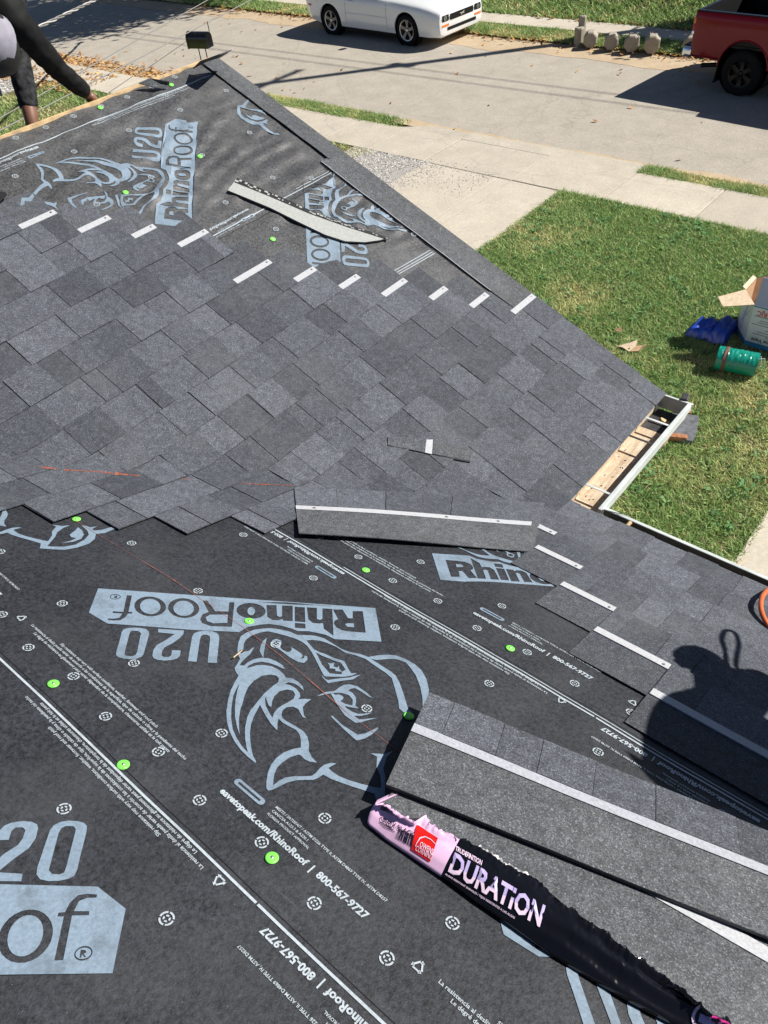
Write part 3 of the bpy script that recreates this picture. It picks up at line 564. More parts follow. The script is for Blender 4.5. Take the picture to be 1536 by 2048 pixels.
for k in range(17, -1, -1):
    hi, lo = HI[k], LO[k]; L = 1.0
    cut = hi-(L if k > 4 else (0.31+0.43*k) % 0.8+0.2)
    bounds = [hi]; y = cut
    while y > lo+0.12: bounds.append(y); y -= L
    bounds.append(lo)
    for i in range(len(bounds)-1):
        SD += 1
        stp = (max(HI[k+1], bounds[i+1])-0.004, hi) if (i == 0 and 4 <= k <= 16 and HI.get(k+1, 0) < hi) else None
        lay_shingle(fold, N_B, gable, bounds[i+1], bounds[i], k*EXPO, lift=0.0006*(k % 2), strip=stp, seed=SD)
# main-roof courses at the eave: x along, t up slope
def fmain(x, t, n=0.0): return np.array([x, Y_EA-t*CC, za(Y_EA-t*CC)])+N_A*n
LOA = {0: -1.05, 1: -1.011, 2: -0.885, 3: -0.712, 4: -0.527, 5: -0.298}
for k in range(6):
    x = LOA[k]; i = 0
    while x < 1.6:
        e = x+1.0; SD += 1
        stp = (x+0.004, min(e, (LOA.get(k+1, 9) if k < 5 else e)+0.006)) if (i == 0 and k >= 1) or k == 5 else None
        lay_shingle(fmain, N_A, main, x, e, k*EXPO, lift=0.004, strip=(stp[0], stp[1]) if stp else None, seed=SD); x = e; i += 1
# plain starter strips up the rake, standing a little proud of the sheet
def rake_piece(t0, t1, yi, seed, lift):
    rs = random.Random(seed); n = 40; V = []; F = []
    for i in range(n+1):
        t = t0+(t1-t0)*i/n
        for j, y in enumerate((yi+0.003*noise.noise((t*6, seed, 0)), (yi+RAKE_Y+0.012)/2, RAKE_Y+0.012)):
            hh = 0.006+(lift*(0.6+0.7*noise.noise((t*5, seed*3.1, 2)))*(1-j/2) if lift else 0)
            V.append(fbp(-t, y, hh))
    for i in range(n):
        for j in range(2): F.append((i*3+j, i*3+j+1, (i+1)*3+j+1, (i+1)*3+j))
    k = len(V); V += [np.array(v)-N_B*0.0035 for v in V[:k]]
    for i in range(n):
        for a, b in ((i*3, (i+1)*3), ((i+1)*3+2, i*3+2)): F.append((a, b, b+k, a+k))
    F += [(0, 1, 1+k, k), (1, 2, 2+k, 1+k), (n*3+1, n*3, n*3+k, n*3+1+k), (n*3+2, n*3+1, n*3+1+k, n*3+2+k)]
    return obj('rake_strip', V, flip_up(V, F, N_B), 'granules_plain', gable)
rake_piece(1.96, 2.852, 2.748, 3, 0.008); r2 = rake_piece(0.60, 1.972, 2.700, 5, 0.002)
m = MB(); m.tube([fbp(-t, 2.698+0.003*noise.noise((t*6, 5, 0)), 0.009+0.003*noise.noise((t*5, 15.5, 2))) for t in np.linspace(0.90, 1.965, 40)], 0.0024, 6); m.build('release_tape', 'nail_strip', r2)
# orange chalk marks over the valley
bpy.context.view_layer.update(); DG = bpy.context.evaluated_depsgraph_get()
def hit(px, py, off=0.0):
    """point of the built surface seen at a photo pixel"""
    r = Vector(ray(px, py)); ok, loc, nor, *_ = SC.ray_cast(DG, Vector(CAM), r)
    nor = nor if nor @ r < 0 else -nor; return np.array(loc)+np.array(nor)*off
def valley_mark(pts, w):
    V = []; F = []
    for i in range(len(pts)-1):
        a, b = np.array(pts[i]), np.array(pts[i+1]); n = 14; k = len(V)
        for j in range(n+1):
            p = a+(b-a)*j/n; ww = w*(0.2+abs(noise.noise((p[0]*0.05, p[1]*0.1, i)))*1.7)
            for s_ in (-1, 1): V.append(hit(p[0], p[1]+s_*ww*0.6, 0.0008))
        F += [(k+2*j, k+2*j+2, k+2*j+3, k+2*j+1) for j in range(n)]
    obj('chalk_mark', V, F, 'chalk_orange', gable)
valley_mark([(78, 934), (112, 938)], 3.4); valley_mark([(128, 940), (200, 944), (225, 947)], 2.2); valley_mark([(230, 947), (280, 952)], 4.2); valley_mark([(362, 957), (380, 960)], 1.8); valley_mark([(480, 966), (500, 968), (585, 971)], 2.0)

# ------------------------------------------------------------------ house below the roofs, gutters
hw = thing('house', 'house walls standing under the two roof slopes', 'house', (-2.0, 1.0, 0))
m = MB(); m.box((-3.61, 1.2, 1.5), (4.55, 2.7, 3.0)); m.box((-0.5, -2.2, 1.49), (10.2, 7.5, 2.98)); m.build('wall', 'siding', hw)
yg = 2.5505; obj('gable_wall', [(-5.88, yg, 3.003), (-1.34, yg, 3.003), (RIDGE_X, yg, zb(RIDGE_X)-0.06), (-5.88, yg-0.02, 3.003), (-1.34, yg-0.02, 3.003), (RIDGE_X, yg-0.02, zb(RIDGE_X)-0.06)], [(1, 0, 2), (3, 4, 5), (0, 1, 4, 3), (1, 2, 5, 4), (2, 0, 3, 5)], 'siding', hw)
def fascia(p0, p1, w=0.14, th=0.02):
    p0, p1 = np.array(p0, float), np.array(p1, float); d = (p1-p0); L = np.linalg.norm(d); d /= L
    up = np.array([0, 0, 1.0]); up = up-d*(up @ d); up /= np.linalg.norm(up); s = np.cross(d, up); M = np.column_stack([d, s, up])
    MB().box((p0+p1)/2-up*w/2, (L, th, w), M).build('fascia', 'white_paint', hw)
fascia((X_E, RAKE_Y-0.028, Z_E-0.04), (RIDGE_X, RAKE_Y-0.028, zb(RIDGE_X)-0.04)); fascia((X_W, RAKE_Y-0.028, Z_E-0.04), (RIDGE_X, RAKE_Y-0.028, zb(RIDGE_X)-0.04))
fascia((X_E-0.045, 2.02, Z_E-0.02), (X_E-0.045, RAKE_Y-0.06, Z_E-0.02)); fascia((X_E-0.02, Y_EA-0.045, za(Y_EA)-0.02), (4.9, Y_EA-0.045, za(Y_EA)-0.02))
gut_b = thing('gutter', 'white gutter with tan dirt in its trough along the gable eave', 'gutter', (X_E, 2.05, Z_E-0.1))
GX0, GX1, GY0, GY1 = X_E-0.02, X_E+0.112, 2.045, 2.842
zl = Z_E+0.000
def sheet(name, P, mat, root, th=0.0025):
    P = [np.array(p, float) for p in P]; n = np.cross(P[1]-P[0], P[2]-P[0]); n /= np.linalg.norm(n); m = len(P)
    return obj(name, P+[p-n*th for p in P], [tuple(range(m)), tuple(range(2*m-1, m-1, -1))]+[(i, i+m, (i+1) % m+m, (i+1) % m) for i in range(m)], mat, root)
ysplit = GY1-0.175
zf = zl-0.062
MB().box(((GX0+GX1)/2, (GY0+ysplit)/2, zf-0.004), (GX1-GX0-0.004, ysplit-GY0, 0.008)).build('trough_floor', 'gutter_dirt', gut_b)
MB().box(((GX0+GX1)/2, (ysplit+GY1)/2-0.002, zf-0.012), (GX1-GX0-0.004, GY1-ysplit-0.006, 0.008)).build('trough_floor', 'gutter_dark', gut_b)
MB().box((GX1-0.020, (ysplit+GY1)/2, zf-0.0065), (0.016, GY1-ysplit-0.02, 0.003)).box(((GX0+GX1)/2, ysplit+0.062, zf-0.0063), (GX1-GX0-0.02, 0.004, 0.004)).build('outlet_seam', 'asphalt_black', gut_b)
MB().box((GX0+0.001, (GY0+GY1)/2, zl-0.035), (0.002, GY1-GY0, 0.058)).build('back_wall', 'gutter_dirt', gut_b)
MB().box((GX1-0.001, (GY0+GY1)/2-0.001, zl-0.036), (0.0025, GY1-GY0-0.002, 0.078)).box((GX1+0.006, (GY0+GY1)/2, zl+0.005), (0.017, GY1-GY0+0.004, 0.006), bev=0.002).box((GX1+0.0135, (GY0+GY1)/2, zl-0.012), (0.003, GY1-GY0, 0.028)).build('front_lip', 'white_paint', gut_b)
MB().box(((GX0+GX1)/2, GY1, zl-0.030), (GX1-GX0, 0.003, 0.066)).box(((GX0+GX1)/2+0.004, GY1+0.001, zl+0.004), (GX1-GX0+0.03, 0.010, 0.005)).build('end_cap', 'white_paint', gut_b)
for yy, mt in ((GY0+0.105, 'white_paint'), (GY0+0.47, 'gutter_dark'), (ysplit-0.004, 'white_paint')):
    MB().box(((GX0+GX1)/2, yy, zl-0.002), (GX1-GX0, 0.010, 0.0025)).build('hanger', mt, gut_b)
for i in range(26): MB().box((random.uniform(GX0+0.02, GX1-0.02), random.uniform(GY0+0.05, ysplit), zf+0.002), (random.uniform(.002, .009), .002, .002), np.array(Matrix.Rotation(random.uniform(0, 3), 3, 'Z'))).build('twig', 'asphalt_black', gut_b)
gut_a = thing('gutter', 'dark inside gutter with thin white lip along the main eave', 'gutter', (0.5, Y_EA, Z_E-0.1))
zA = za(Y_EA)-0.002; AX0, AX1 = X_E+0.125, 4.9
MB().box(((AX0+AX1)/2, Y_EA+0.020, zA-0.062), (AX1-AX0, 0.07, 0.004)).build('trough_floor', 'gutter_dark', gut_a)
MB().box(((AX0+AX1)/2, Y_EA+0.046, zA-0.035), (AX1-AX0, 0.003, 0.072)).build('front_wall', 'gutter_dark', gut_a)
MB().box(((AX0+AX1)/2, Y_EA+0.051, zA+0.004), (AX1-AX0, 0.014, 0.005), bev=0.002).box(((AX0+AX1)/2, Y_EA+0.0595, zA-0.02), (AX1-AX0, 0.003, 0.04)).build('front_lip', 'white_paint', gut_a)
for xx in (-0.745, 0.0, 0.75): MB().tube([(xx, Y_EA+0.004, zA-0.002), (xx+0.003, Y_EA+0.040, zA+0.001)], 0.0075, 8).build('hanger', 'wood_tan', gut_a)
# corner flashing where the two gutters meet
obj('corner_flap', [(GX1-0.004, GY0-0.004, zl+0.006), (GX1+0.022, GY0+0.006, zl+0.010), (AX0+0.10, Y_EA+0.062, zA+0.010), (AX0+0.05, Y_EA+0.046, zA+0.008), (AX0+0.0, Y_EA+0.040, zA+0.004)], [(0, 4, 3, 2, 1)], 'white_paint', gut_a)
ds = thing('downspout', 'white downspout at the gable corner under the gutter end', 'downspout', (-1.295, GY1-0.42, 0))
MB().box((-1.295, GY1-0.42, 1.40), (0.065, 0.09, 2.6), bev=0.01).build('pipe', 'white_paint', ds); MB().tube([(GX1-0.05, GY1-0.06, zf-0.01), (GX1-0.06, GY1-0.09, zf-0.10), (-1.20, GY1-0.38, zf-0.34), (-1.29, GY1-0.42, zf-0.46)], 0.036, 10).build('elbow', 'wood_tan', ds)
MB().box((GX1-0.03, GY1+0.028, zl+0.002), (0.030, 0.05, 0.028), np.array(Matrix.Rotation(0.25, 3, 'Z')), 0.004).build('bracket', 'gutter_dark', ds)
MB().tube([(-1.295, GY1-0.42, 0.20), (-1.27, GY1-0.40, 0.12), (-1.12, GY1-0.36, 0.08)], [0.042, 0.042, 0.044], 12).build('elbow', 'white_paint', ds)

# ------------------------------------------------------------------ loose shingles and scraps on the roofs
def poly_sheet(px, fn, off, th, mat, name, parent=None, bend=None, loc=None, sub=0):
    """a thin cut sheet whose outline lies on a roof plane"""
    P = [fn(*p, off(i) if callable(off) else off) for i, p in enumerate(px)]
    return P
def cut_sheet(name, P, th, mat, up, parent=None, edge=None):
    m = len(P); P = [np.array(p) for p in P]
    F = [tuple(range(m)), tuple(range(2*m-1, m-1, -1))]+[(i, i+m, (i+1) % m+m, (i+1) % m) for i in range(m)]
    a = np.cross(P[1]-P[0], P[2]-P[0])
    V = P+[p-up*th for p in P]
    o = obj(name, V, F, mat, parent, loc=P[0] if parent is None else None)
    bm = bmesh.new(); bm.from_mesh(o.data); bmesh.ops.recalc_face_normals(bm, faces=bm.faces); bm.to_mesh(o.data); bm.free()
    return o
# 1 whole shingle lying upside-down end across the valley
ls = thing('loose_shingle', 'whole loose shingle with white nailing strip lying across the valley', 'shingle', on_a(600, 1066))
def quadmap(c00, c10, c11, c01):
    return lambda u, v: (np.array(c00)*(1-u)+np.array(c10)*u)*(1-v)+(np.array(c01)*(1-u)+np.array(c11)*u)*v
A00, A10 = on_a(598, 1066, 0.024), on_a(1066, 1101, 0.012); A01, A11 = on_b(587, 974, 0.042), on_a(1090, 1004, 0.026)
qm = quadmap(A00, A10, A11, A01)
def sag(u, v): return qm(u, v)+N_A*(-0.003*math.sin(math.pi*v)+0.004*math.sin(u*5))
def sheet_grid(name, u0, u1, v0, v1, off, mat, parent, nu=20, nv=6, th=0.003):
    V, F = grid_sheet(lambda u, v: sag(u, v)+N_A*off, np.linspace(u0, u1, nu), np.linspace(v0, v1, nv)); F = flip_up(V, F, N_A)
    k = len(V); rim = [i*nv for i in range(nu)]+[(nu-1)*nv+j for j in range(1, nv)]+[i*nv+nv-1 for i in range(nu-2, -1, -1)]+[j for j in range(nv-2, 0, -1)]
    V = list(V)+[np.array(V[i])-N_A*th for i in rim]; mm = len(rim); F = list(F)+[(rim[i], k+i, k+(i+1) % mm, rim[(i+1) % mm]) for i in range(mm)]
    return obj(name, V, F, mat, parent)
base = sheet_grid('backing', 0, 1, 0, 1, 0.0, 'granules_plain', ls, 24, 8)
sheet_grid('nail_strip', 0.0, 0.965, 0.50, 0.58, 0.0022, 'nail_strip', ls, 24, 4, 0.001)
u = 0.0; rs = random.Random(5)
for i, w in enumerate((0.16, 0.19, 0.145, 0.12, 0.155, 0.23)):
    sheet_grid('tab', u+0.002, min(1, u+w)-0.002, 0.585, 1.0, 0.0030 if i % 2 == 0 else 0.0009, 'granules', ls, 6, 6, 0.003); u += w
for uu in (0.07, 0.60, 0.82):
    c = sag(uu, 0.54)+N_A*0.0026; MB().add([c+np.array([0.006*math.cos(a), 0.0055*math.sin(a), -TT*0.0055*math.sin(a)]) for a in np.linspace(0, 6.28, 9)[:-1]], [tuple(range(8))]).build('nail_head', 'steel', ls)
# 2 shingle turned face down, its pale back and black sealant edge showing
bk = thing('upturned_shingle', 'long shingle scrap lying face down, pale back up, with curved lower edge', 'shingle', on_b(456, 384))
top = [(474, 356), (540, 384), (620, 420), (700, 450), (778, 475)]
low = [(455, 381), (540, 416), (600, 446), (650, 470), (690, 483), (730, 485), (760, 481), (778, 475)]
lift = lambda p: 0.014
P = [on_b(*p, 0.012) for p in low]+[on_b(*p, 0.014) for p in reversed(top[:-1])]
cut_sheet('backing', P, 0.004, 'shingle_back', N_B, bk)
S0 = [on_b(*p, 0.0155) for p in top]; S1 = [on_b(p[0]-1-4*(1-i/4), p[1]+8-4*(i/4), 0.0150) for i, p in enumerate(top)]
cut_sheet('sealant_strip', S1+S0[::-1], 0.0012, 'asphalt_black', N_B, bk)
for i in range(46):
    f = i/46+0.01; j = min(int(f*4), 3); g_ = f*4-j; a = S0[j]*(1-g_)+S0[j+1]*g_; b = S1[j]*(1-g_)+S1[j+1]*g_; c = a*0.5+b*0.5; d = (S0[j+1]-S0[j]); d /= np.linalg.norm(d)
    if rs.random() < 0.75: s_ = (b-a)*rs.uniform(0.1, 0.22); c = c+(b-a)*rs.uniform(-0.25, 0.25); L = rs.uniform(0.003, 0.009); MB().add([c-d*L-s_+N_B*.001, c+d*L-s_+N_B*.001, c+d*L+s_+N_B*.001, c-d*L+s_+N_B*.001], [(0, 1, 2, 3)]).build('film_fleck', 'shingle_back', bk)
# dark cut edge under the curved side
P = [on_b(*p, 0.0116) for p in low]; m = MB(); m.tube([p for p in P], 0.0018, 6); m.build('cut_edge', 'asphalt_black', bk)
# 3 short offcut on the laid courses
oc = thing('shingle_offcut', 'short shingle offcut with a white strip end lying on the laid courses', 'shingle', on_b(850, 900))
cut_sheet('backing', [on_b(*p, 0.0145) for p in ((776, 873), (776, 890), (822, 899), (905, 917), (941, 924), (944, 899), (865, 880), (846, 880), (846, 876))], 0.004, 'granules_base', N_B, oc)
cut_sheet('nail_strip', [on_b(*p, 0.0158) for p in ((850, 905), (864, 908), (866, 879), (853, 879))], 0.0012, 'nail_strip', N_B, oc)
cut_sheet('tab', [on_b(*p, 0.0168) for p in ((866, 907.5), (941, 922), (943, 901), (867, 882))], 0.003, 'granules_plain', N_B, oc)
# 4 two scraps hooked over the ridge, 5 scrap at the left edge
def scrap(label, A, Bp, name='shingle_scrap'):
    t = thing(name, label, 'shingle', A[0])
    cut_sheet('backing', A, 0.004, 'granules_plain', np.array([0, 0, 1.0]), t); return t
rg = lambda px, py, n: on_b(px, py, n)
def mid(px, py, lift): return on_b(px, py, lift)
scrap('bent shingle scrap sticking up at the end of the ridge', [on_b(386, 136, 0.03), on_b(398, 127, 0.055), on_b(438, 114, 0.075), on_b(463, 99, 0.115), on_b(440, 108, 0.17), on_b(400, 122, 0.11)], None)
scrap('folded shingle scrap lying over the ridge near the mailbox', [on_b(277, 166, 0.035), on_b(300, 156, 0.05), on_b(338, 163, 0.045), on_b(339, 167, 0.028), on_b(312, 175, 0.028), on_b(298, 171, 0.028)], None)
scr = thing('shingle_scrap', 'dark shingle scrap at the left end of the stepped courses', 'shingle', on_b(4, 400, 0.02))
cut_sheet('backing', [on_b(*p, 0.024) for p in ((-30, 400), (-4, 418), (1, 402), (14, 388), (8, 383), (-30, 383))], 0.004, 'asphalt_black', N_B, scr)
# nail standing out of the sheet
nl = thing('roofing_nail', 'single loose roofing nail stuck in the logo print', 'nail', on_a(483, 1303))
MB().tube([on_a(484, 1301, 0.004), on_a(467, 1315, 0.010)], 0.0014, 6).build('shank', 'wood_tan', nl)
c = on_a(484, 1302, 0.004); MB().add([c+np.array([0.005*math.cos(a), 0.005*math.sin(a), -TT*0.005*math.sin(a)]) for a in np.linspace(0, 6.28, 11)[:-1]], [tuple(range(10))]).build('hole', 'asphalt_black', nl)
# ------------------------------------------------------------------ the opened bundle of shingles
from mathutils.bvhtree import BVHTree
plain('wrap_pink', (0.78, 0.50, 0.72), 0.25, var=0.06, scale=9, spec=0.6)
plain('wrap_black', (0.005, 0.005, 0.007), 0.13, var=0.2, scale=9, spec=0.6)
plain('wrap_magenta', (0.75, 0.05, 0.32), 0.3, var=0.1)
plain('wrap_red', (0.62, 0.015, 0.012), 0.22, var=0.05)
plain('ink_black', (0.012, 0.010, 0.018), 0.35)
plain('ink_lilac', (0.50, 0.42, 0.72), 0.3, var=0.08, scale=30)
plain('ink_pink', (0.80, 0.62, 0.78), 0.3, var=0.05)
plain('torn_film', (0.62, 0.60, 0.62), 0.4, var=0.5, scale=90)
bd = thing('shingle_bundle', 'opened shingle bundle in torn pink and black wrapper on the near underlayment', 'bundle', fa(-0.1, 0.6))
B_O = np.array([-0.532, 0.418]); _a = math.radians(7.5); b1 = np.array([math.cos(_a), math.sin(_a)]); b2 = np.array([-b1[1], b1[0]])
def bf(u, w, n): p = B_O+b1*u+b2*w; return fa(p[0], p[1], n)
rs = random.Random(21)
NL = 6; NTOP = 0.004+NL*0.0078
TORN = [(730, 1596), (745, 1607), (768, 1607), (790, 1620), (812, 1632), (832, 1640), (846, 1632), (862, 1645), (900, 1668), (940, 1684), (975, 1702), (1005, 1722), (1050, 1744), (1090, 1772), (1115, 1800), (1150, 1822), (1200, 1858), (1240, 1888), (1290, 1922), (1340, 1960), (1400, 2008), (1460, 2046), (1520, 2095), (1600, 2150)]
tu, tw = [], []
for p in TORN:
    P = on_a(*p, NTOP+0.006); q = np.array([P[0], (P-N_A*(NTOP+0.006))[1]/CC])-B_O; tu.append(q @ b1); tw.append(q @ b2)
def w_top(u): return float(np.interp(u, tu, tw))+0.006*noise.noise((u*37, 0, 0))+0.004*noise.noise((u*111, 3, 0))+0.002*noise.noise((u*260, 8, 0))
for i in range(NL):
    n0, n1 = 0.004+i*0.0078, 0.004+(i+1)*0.0078-0.0012; du, dw = (rs.uniform(-0.004, 0.004), rs.uniform(-0.004, 0.004)) if i < NL-1 else (0, 0)
    us_ = np.concatenate([np.linspace(0.006+du, 0.3, 16), np.linspace(0.33, 1.0+du, 14)]); V = []; wn = 0.031+0.024*i/(NL-1)
    for u in us_:
        z_ = 0.0012*math.sin(u*7+i); wc = wn; wn = min(wc, w_top(u)+(0.004 if i >= NL-3 else 0.0))
        V += [bf(u, wn+dw, n0+z_), bf(u, 0.338+dw, n0+z_), bf(u, 0.338+dw, n1+z_), bf(u, wn+dw, n1+z_)]; wn = wc
    F = [(4*j+a, 4*j+(a+1) % 4, 4*j+4+(a+1) % 4, 4*j+4+a) for j in range(29) for a in range(4)]+[(3, 2, 1, 0), (116, 117, 118, 119)]
    s = obj('shingle', V, [tuple(reversed(f)) for f in F], 'granules_plain', bd)
    bm = bmesh.new(); bm.from_mesh(s.data); bmesh.ops.recalc_face_normals(bm, faces=bm.faces); bm.to_mesh(s.data); bm.free()
NTOP = 0.004+NL*0.0078
V, F = grid_sheet(lambda u, w: bf(u, w, NTOP+0.0012*math.sin(u*7+NL-1)+0.001), np.linspace(0.3, 1.0, 12), [0.165, 0.197]); obj('nail_strip', V, flip_up(V, F, N_A), 'nail_strip', s)
# top shingle laid askew
ts_ = thing('loose_shingle', 'top shingle with pale strip lying askew on the opened bundle', 'shingle', on_a(772, 1568, 0.06))
TNL, TFL = on_a(772, 1568, 0.064), on_a(859, 1386, 0.058)
dN = on_a(1536, 1873, 0.066)-TNL; dN /= np.linalg.norm(dN); dF = on_a(1200, 1526, 0.058)-TFL; dF /= np.linalg.norm(dF)
TNR, TFR = TNL+dN*1.02, TFL+dF*1.02
qt = quadmap(TNL, TNR, TFR, TFL)
def tg(u, v): return qt(u, v)+N_A*(0.004*math.sin(math.pi*v)+0.0015*math.sin(u*9+v*2))
def tsheet(name, u0, u1, v0, v1, off, mat, nu=24, nv=6, th=0.0035):
    V, F = grid_sheet(lambda u, v: tg(u, v)+N_A*off, np.linspace(u0, u1, nu), np.linspace(v0, v1, nv)); F = flip_up(V, F, N_A); k = len(V)
    rim = [i*nv for i in range(nu)]+[(nu-1)*nv+j for j in range(1, nv)]+[i*nv+nv-1 for i in range(nu-2, -1, -1)]+[j for j in range(nv-2, 0, -1)]
    V = list(V)+[np.array(V[i])-N_A*th for i in rim]; mm = len(rim); return obj(name, V, list(F)+[(rim[i], k+i, k+(i+1) % mm, rim[(i+1) % mm]) for i in range(mm)], mat, ts_)
tsheet('backing', 0, 1, 0, 1, 0, 'granules_plain', 34, 12); tsheet('nail_strip', 0, 1, 0.515, 0.602, 0.0026, 'strip_grey', 34, 5, 0.001)
u = 0.0
for i, w in enumerate((0.062, 0.118, 0.089, 0.116, 0.125, 0.16, 0.1, 0.13, 0.1)):
    tsheet('tab', u+0.0006, u+w-0.0006, 0.607, 1.0, 0.0030 if i % 2 else 0.0016, 'granules', 8, 8, 0.003); u += w
V = [tg(a, b)-N_A*o for a in np.linspace(0.0, 1, 30) for b, o in ((0.004, 0.0045), (0.004, 0.009), (0.03, 0.009), (0.03, 0.0045))]
obj('gap_strip', V, [(4*j+a, 4*j+4+a, 4*j+4+(a+1) % 4, 4*j+(a+1) % 4) for j in range(29) for a in range(4)]+[(0, 1, 2, 3)], 'asphalt_black', ts_)  # black strip set in the gap under the top shingle's near edge

# wrapper film: swept up the near side and over the top to a torn edge
BU = ([-0.018, 0.004, 0.04, 0.101, 0.159, 0.183, 0.242, 0.292, 0.37, 0.42, 0.475, 0.522, 0.592, 1.0], [0.015, 0.0, -0.005, -0.007, -0.010, -0.011, -0.017, -0.020, -0.026, -0.026, -0.026, -0.024, -0.016, 0.0])
def prof(s, wt, bw):
    """s 0..1 : near bottom -> torn edge on top"""
    K = np.array([[bw+0.014, 0.001], [bw+0.002, 0.005], [bw, 0.012], [bw+0.012, 0.027], [bw+0.032, 0.043], [min(bw+0.054, wt-0.004), NTOP+0.001], [wt, NTOP+0.003]])
    d = np.concatenate([[0], np.cumsum(np.linalg.norm(np.diff(K, axis=0), axis=1))]); d /= d[-1]
    return np.interp(s, d, K[:, 0]), np.interp(s, d, K[:, 1])
UU = np.linspace(0.0, 1.0, 420); SSs = np.linspace(0, 1, 26)
WV = []
for u in UU:
    wt = w_top(u)
    for s_ in SSs:
        w, n = prof(s_, wt, float(np.interp(u, *BU))); end = smooth(0, 0.05, u)
        n += 0.0030*noise.noise((u*12, s_*3, 1))*end+0.0016*noise.noise((u*50, s_*14, 2))*smooth(0.70, 0.85, s_)+0.0035*abs(noise.noise((u*90, s_*20, 5)))*smooth(0.80, 1.0, s_)+0.0030*math.sin(s_*17+u*5+2*noise.noise((u*4, 0, 3)))*smooth(0.33, 0.45, u)*smooth(0.05, 0.2, s_)*(1-smooth(0.8, 0.95, s_))
        w += 0.003*noise.noise((u*5, s_*2, 8))
        uu = u-0.010*(1-smooth(0, 0.02, u))*math.sin(math.pi*s_)
        WV.append(bf(uu, w, max(n, 0.0015)))
ns = len(SSs); P_ = np.array([on_a(905, 1700, NTOP)[0], (on_a(905, 1700, NTOP)-N_A*NTOP)[1]/CC])-B_O; UP = P_ @ b1
WF = [(i*ns+j, (i+1)*ns+j, (i+1)*ns+j+1, i*ns+j+1) for i in range(len(UU)-1) for j in range(ns-1)]
fm = [0 if UU[i] < UP else (1 if UU[i] < 0.635 else 2) for i in range(len(UU)-1) for j in range(ns-1)]
def film(name, sel, mat):
    F = [f for f, k in zip(WF, fm) if k == sel]; used = sorted({i for f in F for i in f}); mp = {i: k for k, i in enumerate(used)}
    return obj(name, [WV[i] for i in used], [tuple(mp[i] for i in f) for f in F], mat, bd, smooth=True)
wp = film('wrapper', 0, 'wrap_pink'); wp['label'] = 'pink end of the torn plastic wrapper'
wb = film('wrapper', 1, 'wrap_black'); wb['label'] = 'glossy black part of the torn plastic wrapper'
wm = film('wrapper', 2, 'wrap_magenta'); wm['label'] = 'magenta far end of the torn plastic wrapper'
# left end of the wrap folds round the corner
endp = [np.array(WV[j]) for j in range(ns)]; V = endp+[p+N_A*0.0-np.array([0, 0, 0])+(bf(0.02, 0.05, 0.0)-bf(0, 0.0, 0.0)) for p in endp]
obj('wrapper_end', V, [(j, j+1, ns+j+1, ns+j) for j in range(ns-1)], 'wrap_pink', wp, smooth=True)
# torn, stretched lips of film along the edge
V = []; F = []; MI = []
for i, u in enumerate(UU[:-1]):
    j = i*ns+ns-1; a = np.array(WV[j]); hgt = 0.0008+0.0022*abs(noise.noise((u*40, 7, 0)))+0.0014*abs(noise.noise((u*150, 4, 0))); back = 0.001+0.004*noise.noise((u*60, 9, 0))+0.003*noise.noise((u*200, 2, 0))
    d = bf(0, back, 0)-bf(0, 0, 0); V += [a, a+N_A*hgt*0.6+d, a+N_A*hgt*0.2+d*2.2]
for i in range(len(UU)-2):
    for k in range(2): F.append((3*i+k, 3*i+3+k, 3*i+4+k, 3*i+1+k)); MI.append(0 if UU[i] < UP else (1 if 0.20 < UU[i] < 0.30 else 2))
obj('torn_edge', V, F, 'wrap_pink', bd, mat2=['torn_film', 'wrap_black'], fmat=MI)
BV = BVHTree.FromPolygons([tuple(v) for v in WV], WF)
def cast(px, py, off):
    r = Vector(ray(px, py)); h = BV.ray_cast(Vector(CAM), r)
    if h[0] is None: return None
    n = h[1] if h[1] @ r < 0 else -h[1]; return np.array(h[0])+np.array(n)*off
Z8 = lambda x, y: (720+x/3.938, 1540+y/3.938)
def decal(pts2, faces, TL, TR, BR, BL, name, mat, off, parent):
    """pts2 in 0..1 square laid into a patch of the film"""
    TL, TR, BR, BL = [np.array(Z8(*p)) for p in (TL, TR, BR, BL)]; V = []; ok = []
    for x, y in pts2:
        p = (BL*(1-x)+BR*x)*(1-y)+(TL*(1-x)+TR*x)*y; c = cast(p[0], p[1], off); ok.append(c is not None); V.append(c if c is not None else np.zeros(3))
    F = [f for f in faces if all(ok[i] for i in f)]
    used = sorted({i for f in F for i in f}); mp = {i: k for k, i in enumerate(used)}
    if F: return obj(name, [V[i] for i in used], [tuple(mp[i] for i in f) for f in F], mat, parent)
def decal_text(s, TL, TR, BR, BL, mat, par, bold=0.03, off=0.0018):
    V, F = text_tris(s, bold); V = V-V.min(0); V = V/V.max(0); decal(V, F, TL, TR, BR, BL, 'lettering', mat, off, par)
def gridq(nx, ny, f=None):
    V = [(i/nx, j/ny) for i in range(nx+1) for j in range(ny+1)]; return V, [(i*(ny+1)+j, (i+1)*(ny+1)+j, (i+1)*(ny+1)+j+1, i*(ny+1)+j+1) for i in range(nx) for j in range(ny)]
V, F = gridq(12, 12); decal(V, F, (446, 428), (614, 535), (552, 726), (404, 628), 'red_label', 'wrap_red', 0.0014, wp)
decal_text('OWENS', (482, 563), (588, 630), (572, 668), (468, 602), 'ink_pink', wp, 0.01, 0.0028)
decal_text('CORNING', (452, 592), (580, 668), (562, 706), (436, 630), 'ink_pink', wp, 0.01, 0.0028)
